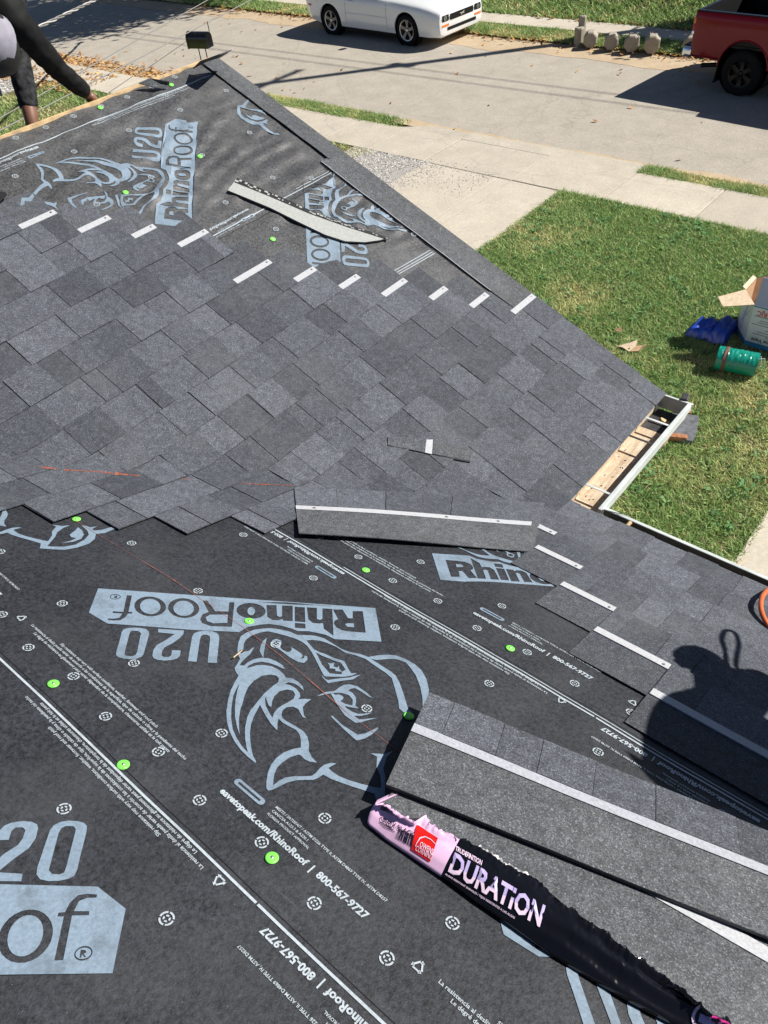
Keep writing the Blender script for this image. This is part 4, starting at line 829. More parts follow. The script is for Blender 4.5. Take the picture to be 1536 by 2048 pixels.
decal([(0, 0), (0.03, 0.2), (0.15, 0.65), (0.4, 0.95), (0.7, 1.0), (1.0, 0.8), (1.0, 0.74), (0.7, 0.93), (0.42, 0.88), (0.19, 0.6), (0.06, 0.2), (0.04, 0)], [(0, 11, 10, 1), (1, 10, 9, 2), (2, 9, 8, 3), (3, 8, 7, 4), (4, 7, 6, 5)], (455, 480), (605, 575), (585, 640), (438, 600), 'red_label_arc', 'ink_pink', 0.0028, wp)
decal_text('ONYX BLACK', (160, 362), (438, 496), (424, 536), (168, 402), 'ink_black', wp, 0.01, 0.0022)
V = []; F = []; x = 0.0
while x < 1.0:
    w = rs.choice((0.018, 0.03, 0.045)); k = len(V); V += [(x, 0), (min(1, x+w), 0), (min(1, x+w), 0.5), (min(1, x+w), 1), (x, 1), (x, 0.5)]; F += [(k, k+1, k+2, k+5), (k+5, k+2, k+3, k+4)]; x += w+rs.choice((0.02, 0.03))
decal(V, F, (308, 458), (442, 520), (416, 612), (284, 536), 'barcode', 'ink_black', 0.0012, wp)
for a in (0, 1, 2): decal([(0, 0), (0.5, 0), (1, 0), (1, 1), (0.5, 1), (0, 1)], [(0, 1, 4, 5), (1, 2, 3, 4)], (155+a*14, 408+a*16), (255+a*10, 450+a*17), (254+a*10, 455+a*17), (154+a*14, 413+a*16), 'small_print', 'ink_black', 0.0012, wp)
decal_text('TRUDEFINITION', (756, 598), (966, 714), (955, 756), (749, 636), 'ink_pink', wb, 0.02)
decal_text('DURATION', (748, 648), (1462, 1070), (1415, 1242), (694, 800), 'ink_lilac', wb, 0.03)
decal_text('ALGAE RESISTANT SHINGLES / TEJAS RESISTENTES A LAS ALGAS', (676, 810), (1224, 1156), (1215, 1178), (668, 826), 'ink_pink', wb, 0.02)
# the lower half of the big letters is pink
V, F = text_tris('DURATION', 0.03); V = V-V.min(0); V = V/V.max(0)
bm = bmesh.new(); vs = [bm.verts.new((p[0], p[1], 0)) for p in V]
for f in F: bm.faces.new([vs[i] for i in f])
bmesh.ops.bisect_plane(bm, geom=list(bm.verts)+list(bm.edges)+list(bm.faces), plane_co=(0, 0.42, 0), plane_no=(0, 1, 0), clear_outer=True)
bm.verts.index_update(); decal([(v.co.x, v.co.y) for v in bm.verts], [[v.index for v in f.verts] for f in bm.faces], (748, 648), (1462, 1070), (1415, 1242), (694, 800), 'lettering', 'ink_pink', 0.0026, wb); bm.free()
def px_disc(cx_, cy_, r0, r1, mat, off, name):
    V, F = ring_pts(0, 2*math.pi, r0, r1, 25); Q = [cast(cx_+x, cy_+y*0.95, off) for x, y in V]; F = [f for f in F if all(Q[i] is not None for i in f)]
    used = sorted({i for f in F for i in f}); mp = {i: k for k, i in enumerate(used)}
    if F: obj(name, [Q[i] for i in used], [tuple(mp[i] for i in f) for f in F], mat, wb)
px_disc(1414, 2036, 25, 31, 'ink_pink', 0.0020, 'round_badge'); px_disc(1414, 2036, 1, 25, 'ink_black', 0.0016, 'round_badge')
V, F = gridq(8, 2); q4 = [(1396, 2042), (1430, 2056), (1433, 2040), (1400, 2026)]
Q = [cast(*((np.array(q4[0])*(1-x)+np.array(q4[1])*x)*(1-y)+(np.array(q4[3])*(1-x)+np.array(q4[2])*x)*y), 0.0022) for x, y in V]
if all(q is not None for q in Q): obj('round_badge', Q, F, 'ink_lilac', wb)

# ------------------------------------------------------------------ ground, road, paving
def flat(name, x0, x1, y0, y1, z, mat, th=0.0, nx=1, ny=1, parent=None):
    if th: return MB().box(((x0+x1)/2, (y0+y1)/2, z-th/2), (x1-x0, y1-y0, th), bev=0.006).build(name, mat, parent)
    V, F = grid_sheet(lambda x, y: (x, y, z), np.linspace(x0, x1, nx+1), np.linspace(y0, y1, ny+1)); return obj(name, V, F, mat, parent)
structure(flat('ground', -220, 220, -120, 320, -0.10, 'soil'))
SWN, SWF, RDN, RDF = 11.18, 12.36, 12.72, 18.45
structure(flat('road', -160, 160, RDN-0.05, RDF+0.1, -0.07, 'road_surface'))
# dusty shoulders of the road, ragged sheets
def ragged(name, x0, x1, ya, yb, z, mat, amp, seed):
    xs = np.arange(x0, x1+0.01, 0.22); V = []; F = []
    for i, x in enumerate(xs): V += [(x, ya+amp[0]*noise.noise((x*0.7, seed, 0))+amp[0]*0.5*noise.noise((x*3, seed, 3)), z), (x, yb+amp[1]*noise.noise((x*0.6, seed, 5))+amp[1]*0.5*noise.noise((x*2.6, seed, 8)), z)]
    return structure(obj(name, V, [(2*i, 2*i+2, 2*i+3, 2*i+1) for i in range(len(xs)-1)], mat))
ragged('road_shoulder', -60, 30, RDF-0.75, RDF+0.25, -0.066, 'road_dirt', (0.3, 0.1), 2); ragged('road_shoulder', -60, 30, RDN-0.06, RDN+0.22, -0.066, 'road_dirt', (0.02, 0.16), 6)
# lawn base, verges, bank
structure(flat('lawn_base', -6.12, -0.90, 1.0, SWN-0.01, -0.012, 'soil')); structure(flat('lawn_base', 0.28, 12.0, 2.5, SWN-0.01, -0.012, 'soil'))
structure(flat('verge_base', -5.40, 14, SWF, RDN-0.01, -0.02, 'soil')); structure(flat('verge_base', -16.5, -10.9, SWF, RDN+0.05, -0.02, 'soil')); structure(flat('verge_base', -40, -16.5, SWF, RDN+0.3, -0.03, 'road_dirt'))
structure(flat('lawn_base', -40, -9.2, 2.9, SWN-0.01, -0.014, 'soil')); structure(flat('verge_base', -60, 40, RDF+0.15, 19.48, -0.03, 'soil'))
V, F = grid_sheet(lambda x, y: (x, y, -0.02+0.75*smooth(20.4, 24.0, y)+0.05*noise.noise((x*0.6, y*0.6, 0))), np.linspace(-60, 40, 90), np.linspace(20.36, 40, 30)); structure(obj('bank', V, F, 'soil', smooth=True))
def paving(name, xs, y0, y1, z, gap, label=None):
    r = bpy.data.objects.new(name, None); COL.objects.link(r); r.location = ((xs[0]+xs[-1])/2, (y0+y1)/2, 0); r['kind'] = 'structure'
    for a, b in zip(xs[:-1], xs[1:]):
        dz = random.uniform(-0.006, 0.006)
        MB().box(((a+b)/2, (y0+y1)/2, z-0.06+dz), (b-a-gap, y1-y0, 0.12), np.array(Matrix.Rotation(random.uniform(-0.002, 0.002), 3, 'Y')), bev=0.008).build('slab', 'concrete', r)
    return r
paving('sidewalk', [-60, -40, -36, -33, -30, -27.5, -25, -22.8, -20.6, -18.6, -16.6, -14.9, -13.2, -11.45, -10.25, -8.95, -7.1, -5.42, -3.95, -2.4, -0.9, 0.6, 2.1, 3.6, 8, 14, 30], SWN, SWF, 0.002, 0.014)
paving('far_sidewalk', [-60, -30, -22, -18, -15.5, -13.2, -11, -8.8, -6.6, -4.4, -2, 6, 30], 19.50, 20.34, -0.005, 0.014)
dr = paving('driveway', [-8.88, -7.35, -6.13], 8.2, SWN-0.015, 0.0, 0.014)
MB().box((-7.5, 5.6, -0.06), (2.75, 5.17, 0.12), bev=0.008).build('slab', 'concrete', dr)
def poly_slab(P, parent, mat='concrete', top=0.0): MB().prism(P, -0.12, top).build('slab', mat, parent)
poly_slab([(-8.98, SWF+0.012), (-5.44, SWF+0.012), (-5.25, RDN), (-7.1, RDN+0.02), (-9.0, RDN-0.01)], dr, top=-0.006)
poly_slab([(-10.6, SWF+0.012), (-9.02, SWF+0.012), (-9.03, RDN-0.02), (-9.9, RDN+0.03)], dr, top=-0.022)
paving('front_walk', [-0.885, 0.27], 1.0, 4.70, 0.003, 0.0); paving('front_walk', [-0.885, 0.27], 4.715, 6.20, 0.0, 0.0); paving('front_walk', [-0.885, 0.27], 6.215, SWN-0.015, 0.002, 0.0)
# gravel patch beside the driveway
structure(flat('gravel_bed', -10.6, -8.86, 6.0, SWN-0.02, -0.008, 'gravel_bed')); structure(flat('gravel_bed', -28, -21.4, 8.0, SWN-0.02, -0.009, 'gravel_bed'))

# ------------------------------------------------------------------ scattered stuff
def col_mesh(name, V, F, C, mat, kind='stuff', label=None, cat=None, parent=None):
    """V (n,3), F (m,k), C (m,3) one colour per face"""
    me = bpy.data.meshes.new(name); n, m, k = len(V), len(F), F.shape[1]
    me.vertices.add(n); me.vertices.foreach_set('co', np.asarray(V, np.float32).ravel()); me.loops.add(m*k); me.loops.foreach_set('vertex_index', F.astype(np.int32).ravel())
    me.polygons.add(m); me.polygons.foreach_set('loop_start', np.arange(0, m*k, k, dtype=np.int32))
    a = me.attributes.new('Col', 'FLOAT_COLOR', 'CORNER'); cc = np.ones((m*k, 4), np.float32); cc[:, :3] = np.repeat(C, k, axis=0); a.data.foreach_set('color', cc.ravel())
    me.materials.append(MATS[mat]); me.update(calc_edges=True); me.validate()
    o = bpy.data.objects.new(name, me); COL.objects.link(o); o.parent = parent
    if kind: o['kind'] = kind
    if label: o['label'] = label
    if cat: o['category'] = cat
    return o
def vnoise(x, y, s, seed):
    """cheap smooth value noise"""
    x = x*s+seed*17.3; y = y*s+seed*5.1; xi = np.floor(x).astype(int); yi = np.floor(y).astype(int); fx = x-xi; fy = y-yi; fx = fx*fx*(3-2*fx); fy = fy*fy*(3-2*fy)
    h = lambda a, b: ((np.sin(a*127.1+b*311.7+seed*74.7)*43758.5453) % 1.0)
    return (h(xi, yi)*(1-fx)+h(xi+1, yi)*fx)*(1-fy)+(h(xi, yi+1)*(1-fx)+h(xi+1, yi+1)*fx)*fy
def grass(name, x, y, z, hgt, wid, label, lush=0.5, cat='grass'):
    n = len(x); pat = 0.55*vnoise(x, y, 0.9, 3)+0.3*vnoise(x, y, 2.6, 8)+0.15*vnoise(x, y, 7, 5)
    dry = np.clip((pat-0.47)*3.4+(0.5-lush), 0, 1); rr = RNG.random(n); thin = RNG.random(n) > 0.45*np.clip(dry-0.3, 0, 1); x, y, rr, dry, pat = x[thin], y[thin], rr[thin], dry[thin], pat[thin]; z = z[thin] if not np.isscalar(z) else np.full(len(x), z); n = len(x)
    a = RNG.random(n)*2*np.pi; lean = RNG.normal(0, 0.9, (n, 2)); h = hgt*(0.55+0.8*RNG.random(n))*(1.15-0.45*dry); w = wid*(0.7+0.6*RNG.random(n))
    B = np.stack([x, y, z], 1); d = np.stack([np.cos(a), np.sin(a), np.zeros(n)], 1)*w[:, None]/2
    tip = B+np.stack([lean[:, 0]*h, lean[:, 1]*h, h], 1)
    V = np.stack([B-d, B+d, tip], 1).reshape(-1, 3); F = np.arange(3*n).reshape(n, 3)
    g = np.array([0.14, 0.26, 0.07]); g2 = np.array([0.46, 0.60, 0.23]); s = np.array([0.80, 0.74, 0.38]); br = np.array([0.66, 0.52, 0.28])
    C = g+(g2-g)*(rr**1.4)[:, None]; k = np.clip(dry*(0.3+0.9*RNG.random(n)), 0, 1)[:, None]; C = C*(1-k)+s*k
    b = (RNG.random(n) < 0.05+0.12*dry)[:, None]; C = np.where(b, br, C)*(0.6+0.8*RNG.random(n))[:, None]
    return col_mesh(name, V, F, C, 'grass_blades', label=label, cat=cat)
def rnd(n, a, b): return RNG.uniform(a, b, n)
def keep_lawn(x, y): return ~((x < -5.9+0.15*np.sin(y*3)) & (y > SWN-0.35) & (RNG.random(len(x)) < 0.5))
n = 300000; x, y = rnd(n, -6.16, -0.86), rnd(n, 3.2, SWN+0.02)
bare = np.exp(-(((x+1.50)/0.16)**2+((y-6.75)/0.13)**2))+0.8*np.exp(-(((x+1.02)/0.06)**2+((y-5.2)/1.1)**2))+0.7*np.exp(-(((x+1.47)/0.10)**2+((y-5.55)/0.10)**2))+0.6*np.exp(-(((x+6.0)/0.2)**2+((y-9.3)/0.5)**2))
k = RNG.random(n) > bare*0.9; x, y = x[k], y[k]; grass('lawn_grass', x, y, -0.012, 0.040, 0.012, 'short green front lawn with yellowish patches beside the gutters', 0.55)
def weeds(name, pts, label):
    """flat rosettes and clumps of broader leaves in the turf"""
    V = []; C_ = []
    for px_, py_ in pts:
        tone = RNG.random(); k_ = RNG.integers(7, 16); s_ = RNG.uniform(0.03, 0.09)
        for j in range(k_):
            a = RNG.random()*6.283; L = s_*RNG.uniform(0.5, 1.1); w = L*0.22; o = np.array([px_, py_, 0.0])+np.array([*RNG.normal(0, s_*0.4, 2), 0]); d = np.array([math.cos(a), math.sin(a), 0]); q = np.array([-d[1], d[0], 0]); h_ = RNG.uniform(0.015, 0.05)
            V += [o, o+d*L*0.55+q*w+[0, 0, h_], o+d*L+[0, 0, h_*0.7], o+d*L*0.55-q*w+[0, 0, h_]]; C_.append(np.array([0.10, 0.26, 0.09])*(0.6+0.7*RNG.random())*(1-0.3*tone)+np.array([0.10, 0.08, 0.02])*tone)
    V = np.array(V); return col_mesh(name, V, np.arange(len(V)).reshape(-1, 4), np.array(C_), 'grass_blades', label=label, cat='weeds')
weeds('lawn_weeds', np.stack([rnd(700, -6.1, -0.95), rnd(700, 3.5, 11.1)], 1), 'broad leaved weeds dotted through the front lawn')
n = 26000; grass('lawn_grass', rnd(n, 0.24, 4.5), rnd(n, 3.0, SWN), -0.012, 0.05, 0.012, 'green lawn on the far side of the front walk', 0.55)
n = 26000; x, y = rnd(n, -5.42, 4), rnd(n, SWF-0.02, RDN-0.02); grass('verge_grass', x, y, -0.02, 0.05, 0.013, 'narrow grass verge between sidewalk and road', 0.35)
n = 24000; x, y = rnd(n, -16.6, -10.2), rnd(n, SWF-0.03, RDN+0.06); k = RNG.random(n) > np.clip((x+12.0)/1.6, 0, 1); grass('verge_grass', x[k], y[k], -0.02, 0.055, 0.016, 'thin grass verge beyond the roof edge', 0.30)
n = 5000; x, y = rnd(n, -11.6, -9.2), rnd(n, 9.9, SWN-0.01); k = (x < -10.45+0.6*(y-10.4)) & (RNG.random(n) < 1); grass('lawn_grass', x[k], y[k], -0.014, 0.06, 0.016, 'small grass patch at the corner of the gravel', 0.45)
n = 70000; x, y = rnd(n, -32, -11.4), rnd(n, 6.5, SWN-0.01); k = ~((x < -21.0+0.5*np.sin(y*2)) & (y > 10.0)); grass('lawn_grass', x[k], y[k], -0.014, 0.06, 0.02, 'bright side lawn beyond the ridge', 0.75)
n = 60000; x, y = rnd(n, -30, 2), rnd(n, RDF+0.1, 19.5); grass('verge_grass', x, y, -0.03, 0.06, 0.022, 'patchy verge along the far side of the road', 0.32)
n = 120000; x, y = rnd(n, -30, 2), rnd(n, 20.32, 27); z = -0.02+0.75*np.clip((y-20.4)/3.6, 0, 1)**2*(3-2*np.clip((y-20.4)/3.6, 0, 1)); grass('bank_grass', x, y, z, 0.11, 0.035, 'weedy green bank behind the far sidewalk', 0.62)
def litter(name, pts, size, cols, mat, label, cat, up=0.006):
    n = len(pts); a = RNG.random(n)*6.283; s = size*(0.6+0.8*RNG.random(n)); B = np.asarray(pts, float)
    d1 = np.stack([np.cos(a), np.sin(a), RNG.normal(0, 0.35, n)], 1)*s[:, None]; d2 = np.stack([-np.sin(a), np.cos(a), RNG.normal(0, 0.35, n)], 1)*(s*0.62)[:, None]
    B[:, 2] += up+0.5*s*RNG.random(n)
    V = np.stack([B-d1, B+d2*0.9, B+d1, B-d2*0.9], 1).reshape(-1, 3); F = np.arange(4*n).reshape(n, 4); c = np.array(cols)[RNG.integers(0, len(cols), n)]*(0.7+0.6*RNG.random(n))[:, None]
    return col_mesh(name, V, F, c, mat, label=label, cat=cat)
LEAF = [(0.50, 0.24, 0.06), (0.42, 0.20, 0.07), (0.58, 0.36, 0.12), (0.30, 0.15, 0.07), (0.48, 0.33, 0.16)]
def cloud(n, x0, x1, y0, y1, z=-0.02): return np.stack([rnd(n, x0, x1), rnd(n, y0, y1), np.full(n, z)], 1)
litter('leaf_litter', np.concatenate([np.stack([rnd(1500, -26, -17.2), 12.72+RNG.normal(0, 0.22, 1500), np.full(1500, -0.04)], 1), cloud(700, -25, -19.5, 10.6, 12.2, 0.0), cloud(30, -24, -14, 13, 15, -0.066)]), 0.05, LEAF, 'dry_leaves', 'drift of orange fallen leaves along the near road edge', 'leaves')
litter('leaf_litter', np.concatenate([np.stack([rnd(1100, -24, -3), 18.62+RNG.normal(0, 0.2, 1100), np.full(1100, -0.03)], 1), cloud(500, -13, -5, 20.2, 21.4, 0.02), cloud(45, -22, -4, 16.5, 18.6, -0.066), cloud(8, -12, -5, 12.6, 16, -0.066)]), 0.045, LEAF, 'dry_leaves', 'fallen leaves scattered along the far kerb', 'leaves')
def stones(name, pts, size, label, cols=((0.46, 0.44, 0.41), (0.36, 0.35, 0.33), (0.54, 0.52, 0.48), (0.30, 0.29, 0.28))):
    n = len(pts); B = np.asarray(pts, float); s = size*(0.5+1.0*RNG.random(n)); O = np.array([[1, 0, 0], [0, 1, 0], [-1, 0, 0], [0, -1, 0], [0, 0, 0.7], [0, 0, -0.4]], float)
    J = 1+RNG.normal(0, 0.22, (n, 6, 1)); V = (B[:, None, :]+O[None]*s[:, None, None]*J).reshape(-1, 3); T = np.array([[0, 1, 4], [1, 2, 4], [2, 3, 4], [3, 0, 4]]); F = (np.arange(n)[:, None, None]*6+T[None]).reshape(-1, 3)
    c = np.repeat(np.array(cols)[RNG.integers(0, len(cols), n)]*(0.75+0.5*RNG.random(n))[:, None], 4, axis=0); return col_mesh(name, V, F, c, 'stones', label=label, cat='gravel')
n = 16000; x, y = rnd(n, -10.6, -8.3), rnd(n, 8.2, SWN+0.03); k = (x < -8.9+0.25*np.sin(y*4)) | (RNG.random(n) < 0.22*np.exp(-((x+8.75)/0.25)**2)); stones('gravel', np.stack([x[k], y[k], np.full(k.sum(), -0.003)], 1), 0.013, 'grey gravel beside the concrete driveway')
n = 2500; stones('gravel', np.stack([rnd(n, -8.9, -7.4), rnd(n, 10.2, 11.4), np.full(n, 0.004)], 1)[RNG.random(n) < 0.16], 0.009, 'loose chips strewn over the driveway')
n = 2500; stones('gravel', np.stack([rnd(n, -28, -21.4), rnd(n, 9, SWN), np.full(n, 0.0)], 1), 0.03, 'pale gravel at the far left beyond the ridge')
# ------------------------------------------------------------------ vehicles
plain('car_white', (0.80, 0.81, 0.82), 0.22, var=0.015, coat=1.0)
plain('truck_red', (0.20, 0.002, 0.008), 0.20, var=0.03, coat=0.2, spec=0.25)
plain('rubber', (0.007, 0.007, 0.008), 0.8, var=0.2, spec=0.2)
plain('alloy', (0.50, 0.50, 0.51), 0.3, 0.9, var=0.04)
plain('rim_dark', (0.006, 0.006, 0.007), 0.28, 0.0, var=0.05, spec=0.25)
plain('black_gloss', (0.010, 0.010, 0.011), 0.15, coat=0.5)
plain('black_trim', (0.006, 0.006, 0.007), 0.55, spec=0.3)
plain('chrome', (0.75, 0.75, 0.76), 0.12, 1.0, var=0.02)
plain('lamp_clear', (0.30, 0.31, 0.33), 0.08, 0.6, var=0.3, scale=20)
plain('lamp_amber', (0.75, 0.20, 0.03), 0.15)
plain('lamp_red', (0.45, 0.01, 0.01), 0.12)
plain('glass_dark', (0.012, 0.014, 0.016), 0.05)
def set_rot(o, rotz): o.rotation_euler = (0, 0, rotz); return o
def lpart(name, m, mat, parent, sm=True):
    o = m.build(name, mat, parent, world=False)
    if sm: auto_smooth(o, 38)
    return o
def cut(o, cutters):
    for c in cutters:
        md = o.modifiers.new('cut', 'BOOLEAN'); md.operation = 'DIFFERENCE'; md.solver = 'EXACT'; md.object = c
    bpy.context.view_layer.update(); dg = bpy.context.evaluated_depsgraph_get(); me = bpy.data.meshes.new_from_object(o.evaluated_get(dg))
    o.modifiers.clear(); old = o.data; o.data = me; bpy.data.meshes.remove(old)
    for c in cutters: bpy.data.objects.remove(c)
    return auto_smooth(o, 34)
def wheel(parent, x, y, r, w, rr, side, rim_mat, spokes=5, dark='black_trim'):
    """tyre with rim under it as sub-part; side -1 = viewer side"""
    s = side; o0 = y; m = MB()
    m.lathe([(rr, -w/2), (rr+0.03, -w/2-0.006), (r-0.05, -w/2-0.004), (r-0.015, -w/2+0.012), (r, -w/2+0.04), (r, w/2-0.04), (r-0.015, w/2-0.012), (r-0.05, w/2+0.004), (rr, w/2)], (x, y, r), 1, 40)
    t = lpart('wheel', m, 'rubber', parent)
    yo = y+s*(w/2-0.012); m = MB(); m.lathe([(rr+0.004, 0.0), (rr-0.002, s*0.012), (rr-0.022, s*0.006), (rr-0.030, -s*0.05), (rr-0.035, -s*0.12)], (x, yo, r), 1, 40); lpart('rim', m, rim_mat if rim_mat == 'alloy' else 'rim_dark', t)
    MB().lathe([(0.001, -s*0.10), (rr-0.03, -s*0.10)], (x, yo, r), 1, 24).build('brake_disc', dark, t, world=False)
    m = MB()
    for k in range(spokes):
        a = 2*math.pi*k/spokes+math.pi/2; ca, sa = math.cos(a), math.sin(a); R = lambda rad, off, yy: (x+ca*rad-sa*off, yo+s*yy, r+sa*rad+ca*off)
        w0, w1 = rr*0.15, rr*0.21
        m.loft([[R(0.05, -w0, -0.01), R(0.05, w0, -0.01), R(0.05, w0, -0.05), R(0.05, -w0, -0.05)], [R(rr*0.55, -w0*0.9, -0.016), R(rr*0.55, w0*0.9, -0.016), R(rr*0.55, w0*0.9, -0.05), R(rr*0.55, -w0*0.9, -0.05)], [R(rr-0.012, -w1, 0.0), R(rr-0.012, w1, 0.0), R(rr-0.012, w1, -0.04), R(rr-0.012, -w1, -0.04)]])
    lpart('spokes', m, rim_mat if rim_mat != 'alloy' else 'alloy_spoke', t)
    m = MB(); m.lathe([(0.001, s*0.004), (0.035, s*0.002), (0.05, -s*0.02), (0.055, -s*0.05)], (x, yo, r), 1, 20); lpart('hub_cap', m, rim_mat, t)
    return t
plain('alloy_spoke', (0.20, 0.20, 0.205), 0.35, 0.8, var=0.05)
def section(x, zb, w, zs, zc, tuck=0.0):
    H = [(0, zb), (w*0.80, zb), (w*0.95, zb+0.05), (w*0.985, zb+0.16), (w*0.998-tuck, zb+0.30), (w-tuck*0.4, zb+(zs-zb)*0.62), (w*0.992, zs-0.14), (w*0.965, zs-0.05), (w*0.90, zs+0.004), (w*0.72, zs+(zc-zs)*0.55), (w*0.36, zs+(zc-zs)*0.9), (0, zc)]
    return [(x, y, z) for y, z in H]+[(x, -y, z) for y, z in reversed(H[1:-1])]
GR = -0.07
fw, rw = on_z(821, 90, GR), on_z(671, 68, GR); hd = fw-rw; hd /= np.linalg.norm(hd); side = np.array([-hd[1], hd[0], 0])
cc_ = (fw+rw)/2+side*0.80
car = thing('parked_coupe', 'white two door coupe with silver five spoke wheels parked at the far kerb', 'car', (cc_[0], cc_[1], GR), math.atan2(hd[1], hd[0]))
FA, RA = 1.36, -1.36; WR = 0.345
ST = [(2.39, 0.34, 0.78, 0.725, 0.76), (2.37, 0.26, 0.83, 0.755, 0.79), (2.30, 0.21, 0.87, 0.785, 0.825), (2.05, 0.19, 0.91, 0.835, 0.885), (1.75, 0.19, 0.925, 0.875, 0.935), (1.36, 0.19, 0.935, 0.905, 0.975), (1.0, 0.19, 0.935, 0.925, 1.00), (0.72, 0.19, 0.93, 0.94, 0.985), (0.2, 0.19, 0.925, 0.945, 0.97), (-0.5, 0.19, 0.925, 0.95, 0.97), (-1.0, 0.19, 0.935, 0.975, 0.99), (-1.36, 0.19, 0.945, 0.985, 1.01), (-1.75, 0.21, 0.94, 0.99, 1.04), (-2.1, 0.26, 0.91, 0.985, 1.05), (-2.32, 0.34, 0.85, 0.96, 1.03), (-2.38, 0.45, 0.80, 0.92, 0.97)]
m = MB(); m.loft([section(*s, tuck=0.012 if -1.0 < s[0] < 1.0 else 0) for s in ST])
body = m.build('body', 'car_white', car, world=False)
cutters = []
for ax in (FA, RA):
    for sg in (-1, 1):
        c = MB().lathe([(0.0, -0.25), (0.395, -0.25), (0.395, 0.25), (0.0, 0.25)], (ax, sg*0.86, WR+0.005), 1, 40).build('cutter', 'black_trim', None, world=False); c.parent = car; cutters.append(c)
bm = bmesh.new(); bm.from_mesh(body.data); bmesh.ops.recalc_face_normals(bm, faces=bm.faces); bm.to_mesh(body.data); bm.free()
for c in cutters: auto_smooth(c)
cut(body, cutters)
for ax in (FA, RA):
    for sg in (-1, 1): MB().lathe([(0.392, -0.2), (0.392, 0.02), (0.05, 0.02)], (ax, sg*0.70, WR+0.005), 1, 28).build('wheel_well', 'black_trim', body, world=False)
for ax in (FA, RA):
    for sg in (-1, 1): wheel(car, ax, sg*0.80, WR, 0.23, 0.235, sg, 'alloy')
m = MB()
def cabsec(x, zb, wb_, zt, wt): return [(x, -wb_, zb), (x, -wt, zt), (x, -wt*0.5, zt+0.03), (x, wt*0.5, zt+0.03), (x, wt, zt), (x, wb_, zb)]
m.loft([cabsec(0.78, 0.97, 0.80, 0.985, 0.72), cabsec(0.05, 0.95, 0.84, 1.30, 0.60), cabsec(-0.35, 0.95, 0.84, 1.36, 0.58), cabsec(-0.85, 0.96, 0.83, 1.33, 0.56), cabsec(-1.75, 1.0, 0.72, 1.04, 0.62)])
lpart('cabin_glass', m, 'glass_dark', car)
m = MB(); m.loft([[(0.0, y, z) for y, z in ((-.60, 1.315), (-.3, 1.348), (.3, 1.348), (.6, 1.315), (.3, 1.325), (-.3, 1.325))], [(-0.4, y, z) for y, z in ((-.585, 1.378), (-.3, 1.41), (.3, 1.41), (.585, 1.378), (.3, 1.385), (-.3, 1.385))], [(-0.95, y, z) for y, z in ((-.565, 1.32), (-.28, 1.35), (.28, 1.35), (.565, 1.32), (.28, 1.325), (-.28, 1.325))]]); lpart('roof', m, 'car_white', car)
BVB = BVHTree.FromPolygons([v.co[:] for v in body.data.vertices], [p.vertices[:] for p in body.data.polygons])
def on_body(x, y, z, d, off=0.004):
    h = BVB.ray_cast(Vector((x, y, z)), Vector(d)); return np.array(h[0])-np.array(d)*off+(np.array(h[1]) if h[1] @ Vector(d) < 0 else -np.array(h[1]))*off*0.3 if h[0] is not None else np.array((x, y, z))
def body_patch(name, pts, d, mat, off=0.004, start=1.2, par=None):
    """small panel pressed onto the body along d; pts 2-D in the other two axes"""
    ax = int(np.argmax(np.abs(d))); V = []
    for a, b in pts:
        p = [0, 0, 0]; o_ = [i for i in range(3) if i != ax]; p[o_[0]] = a; p[o_[1]] = b; p[ax] = -d[ax]*3.2; V.append(on_body(*p, d, off))
    return obj(name, V, [tuple(range(len(V)))], mat, par or body, world=False)
def strip_patch(name, a, b, wz, mat, n=12, off=0.003, d=(0, 1, 0)):
    V = []
    for i in range(n+1):
        x = a[0]+(b[0]-a[0])*i/n; z = a[1]+(b[1]-a[1])*i/n
        for s in (-1, 1): V.append(on_body(x, -d[1]*3.2, z+s*wz/2, d, off))
    return obj(name, V, [(2*i, 2*i+2, 2*i+3, 2*i+1) for i in range(n)], mat, body, world=False)
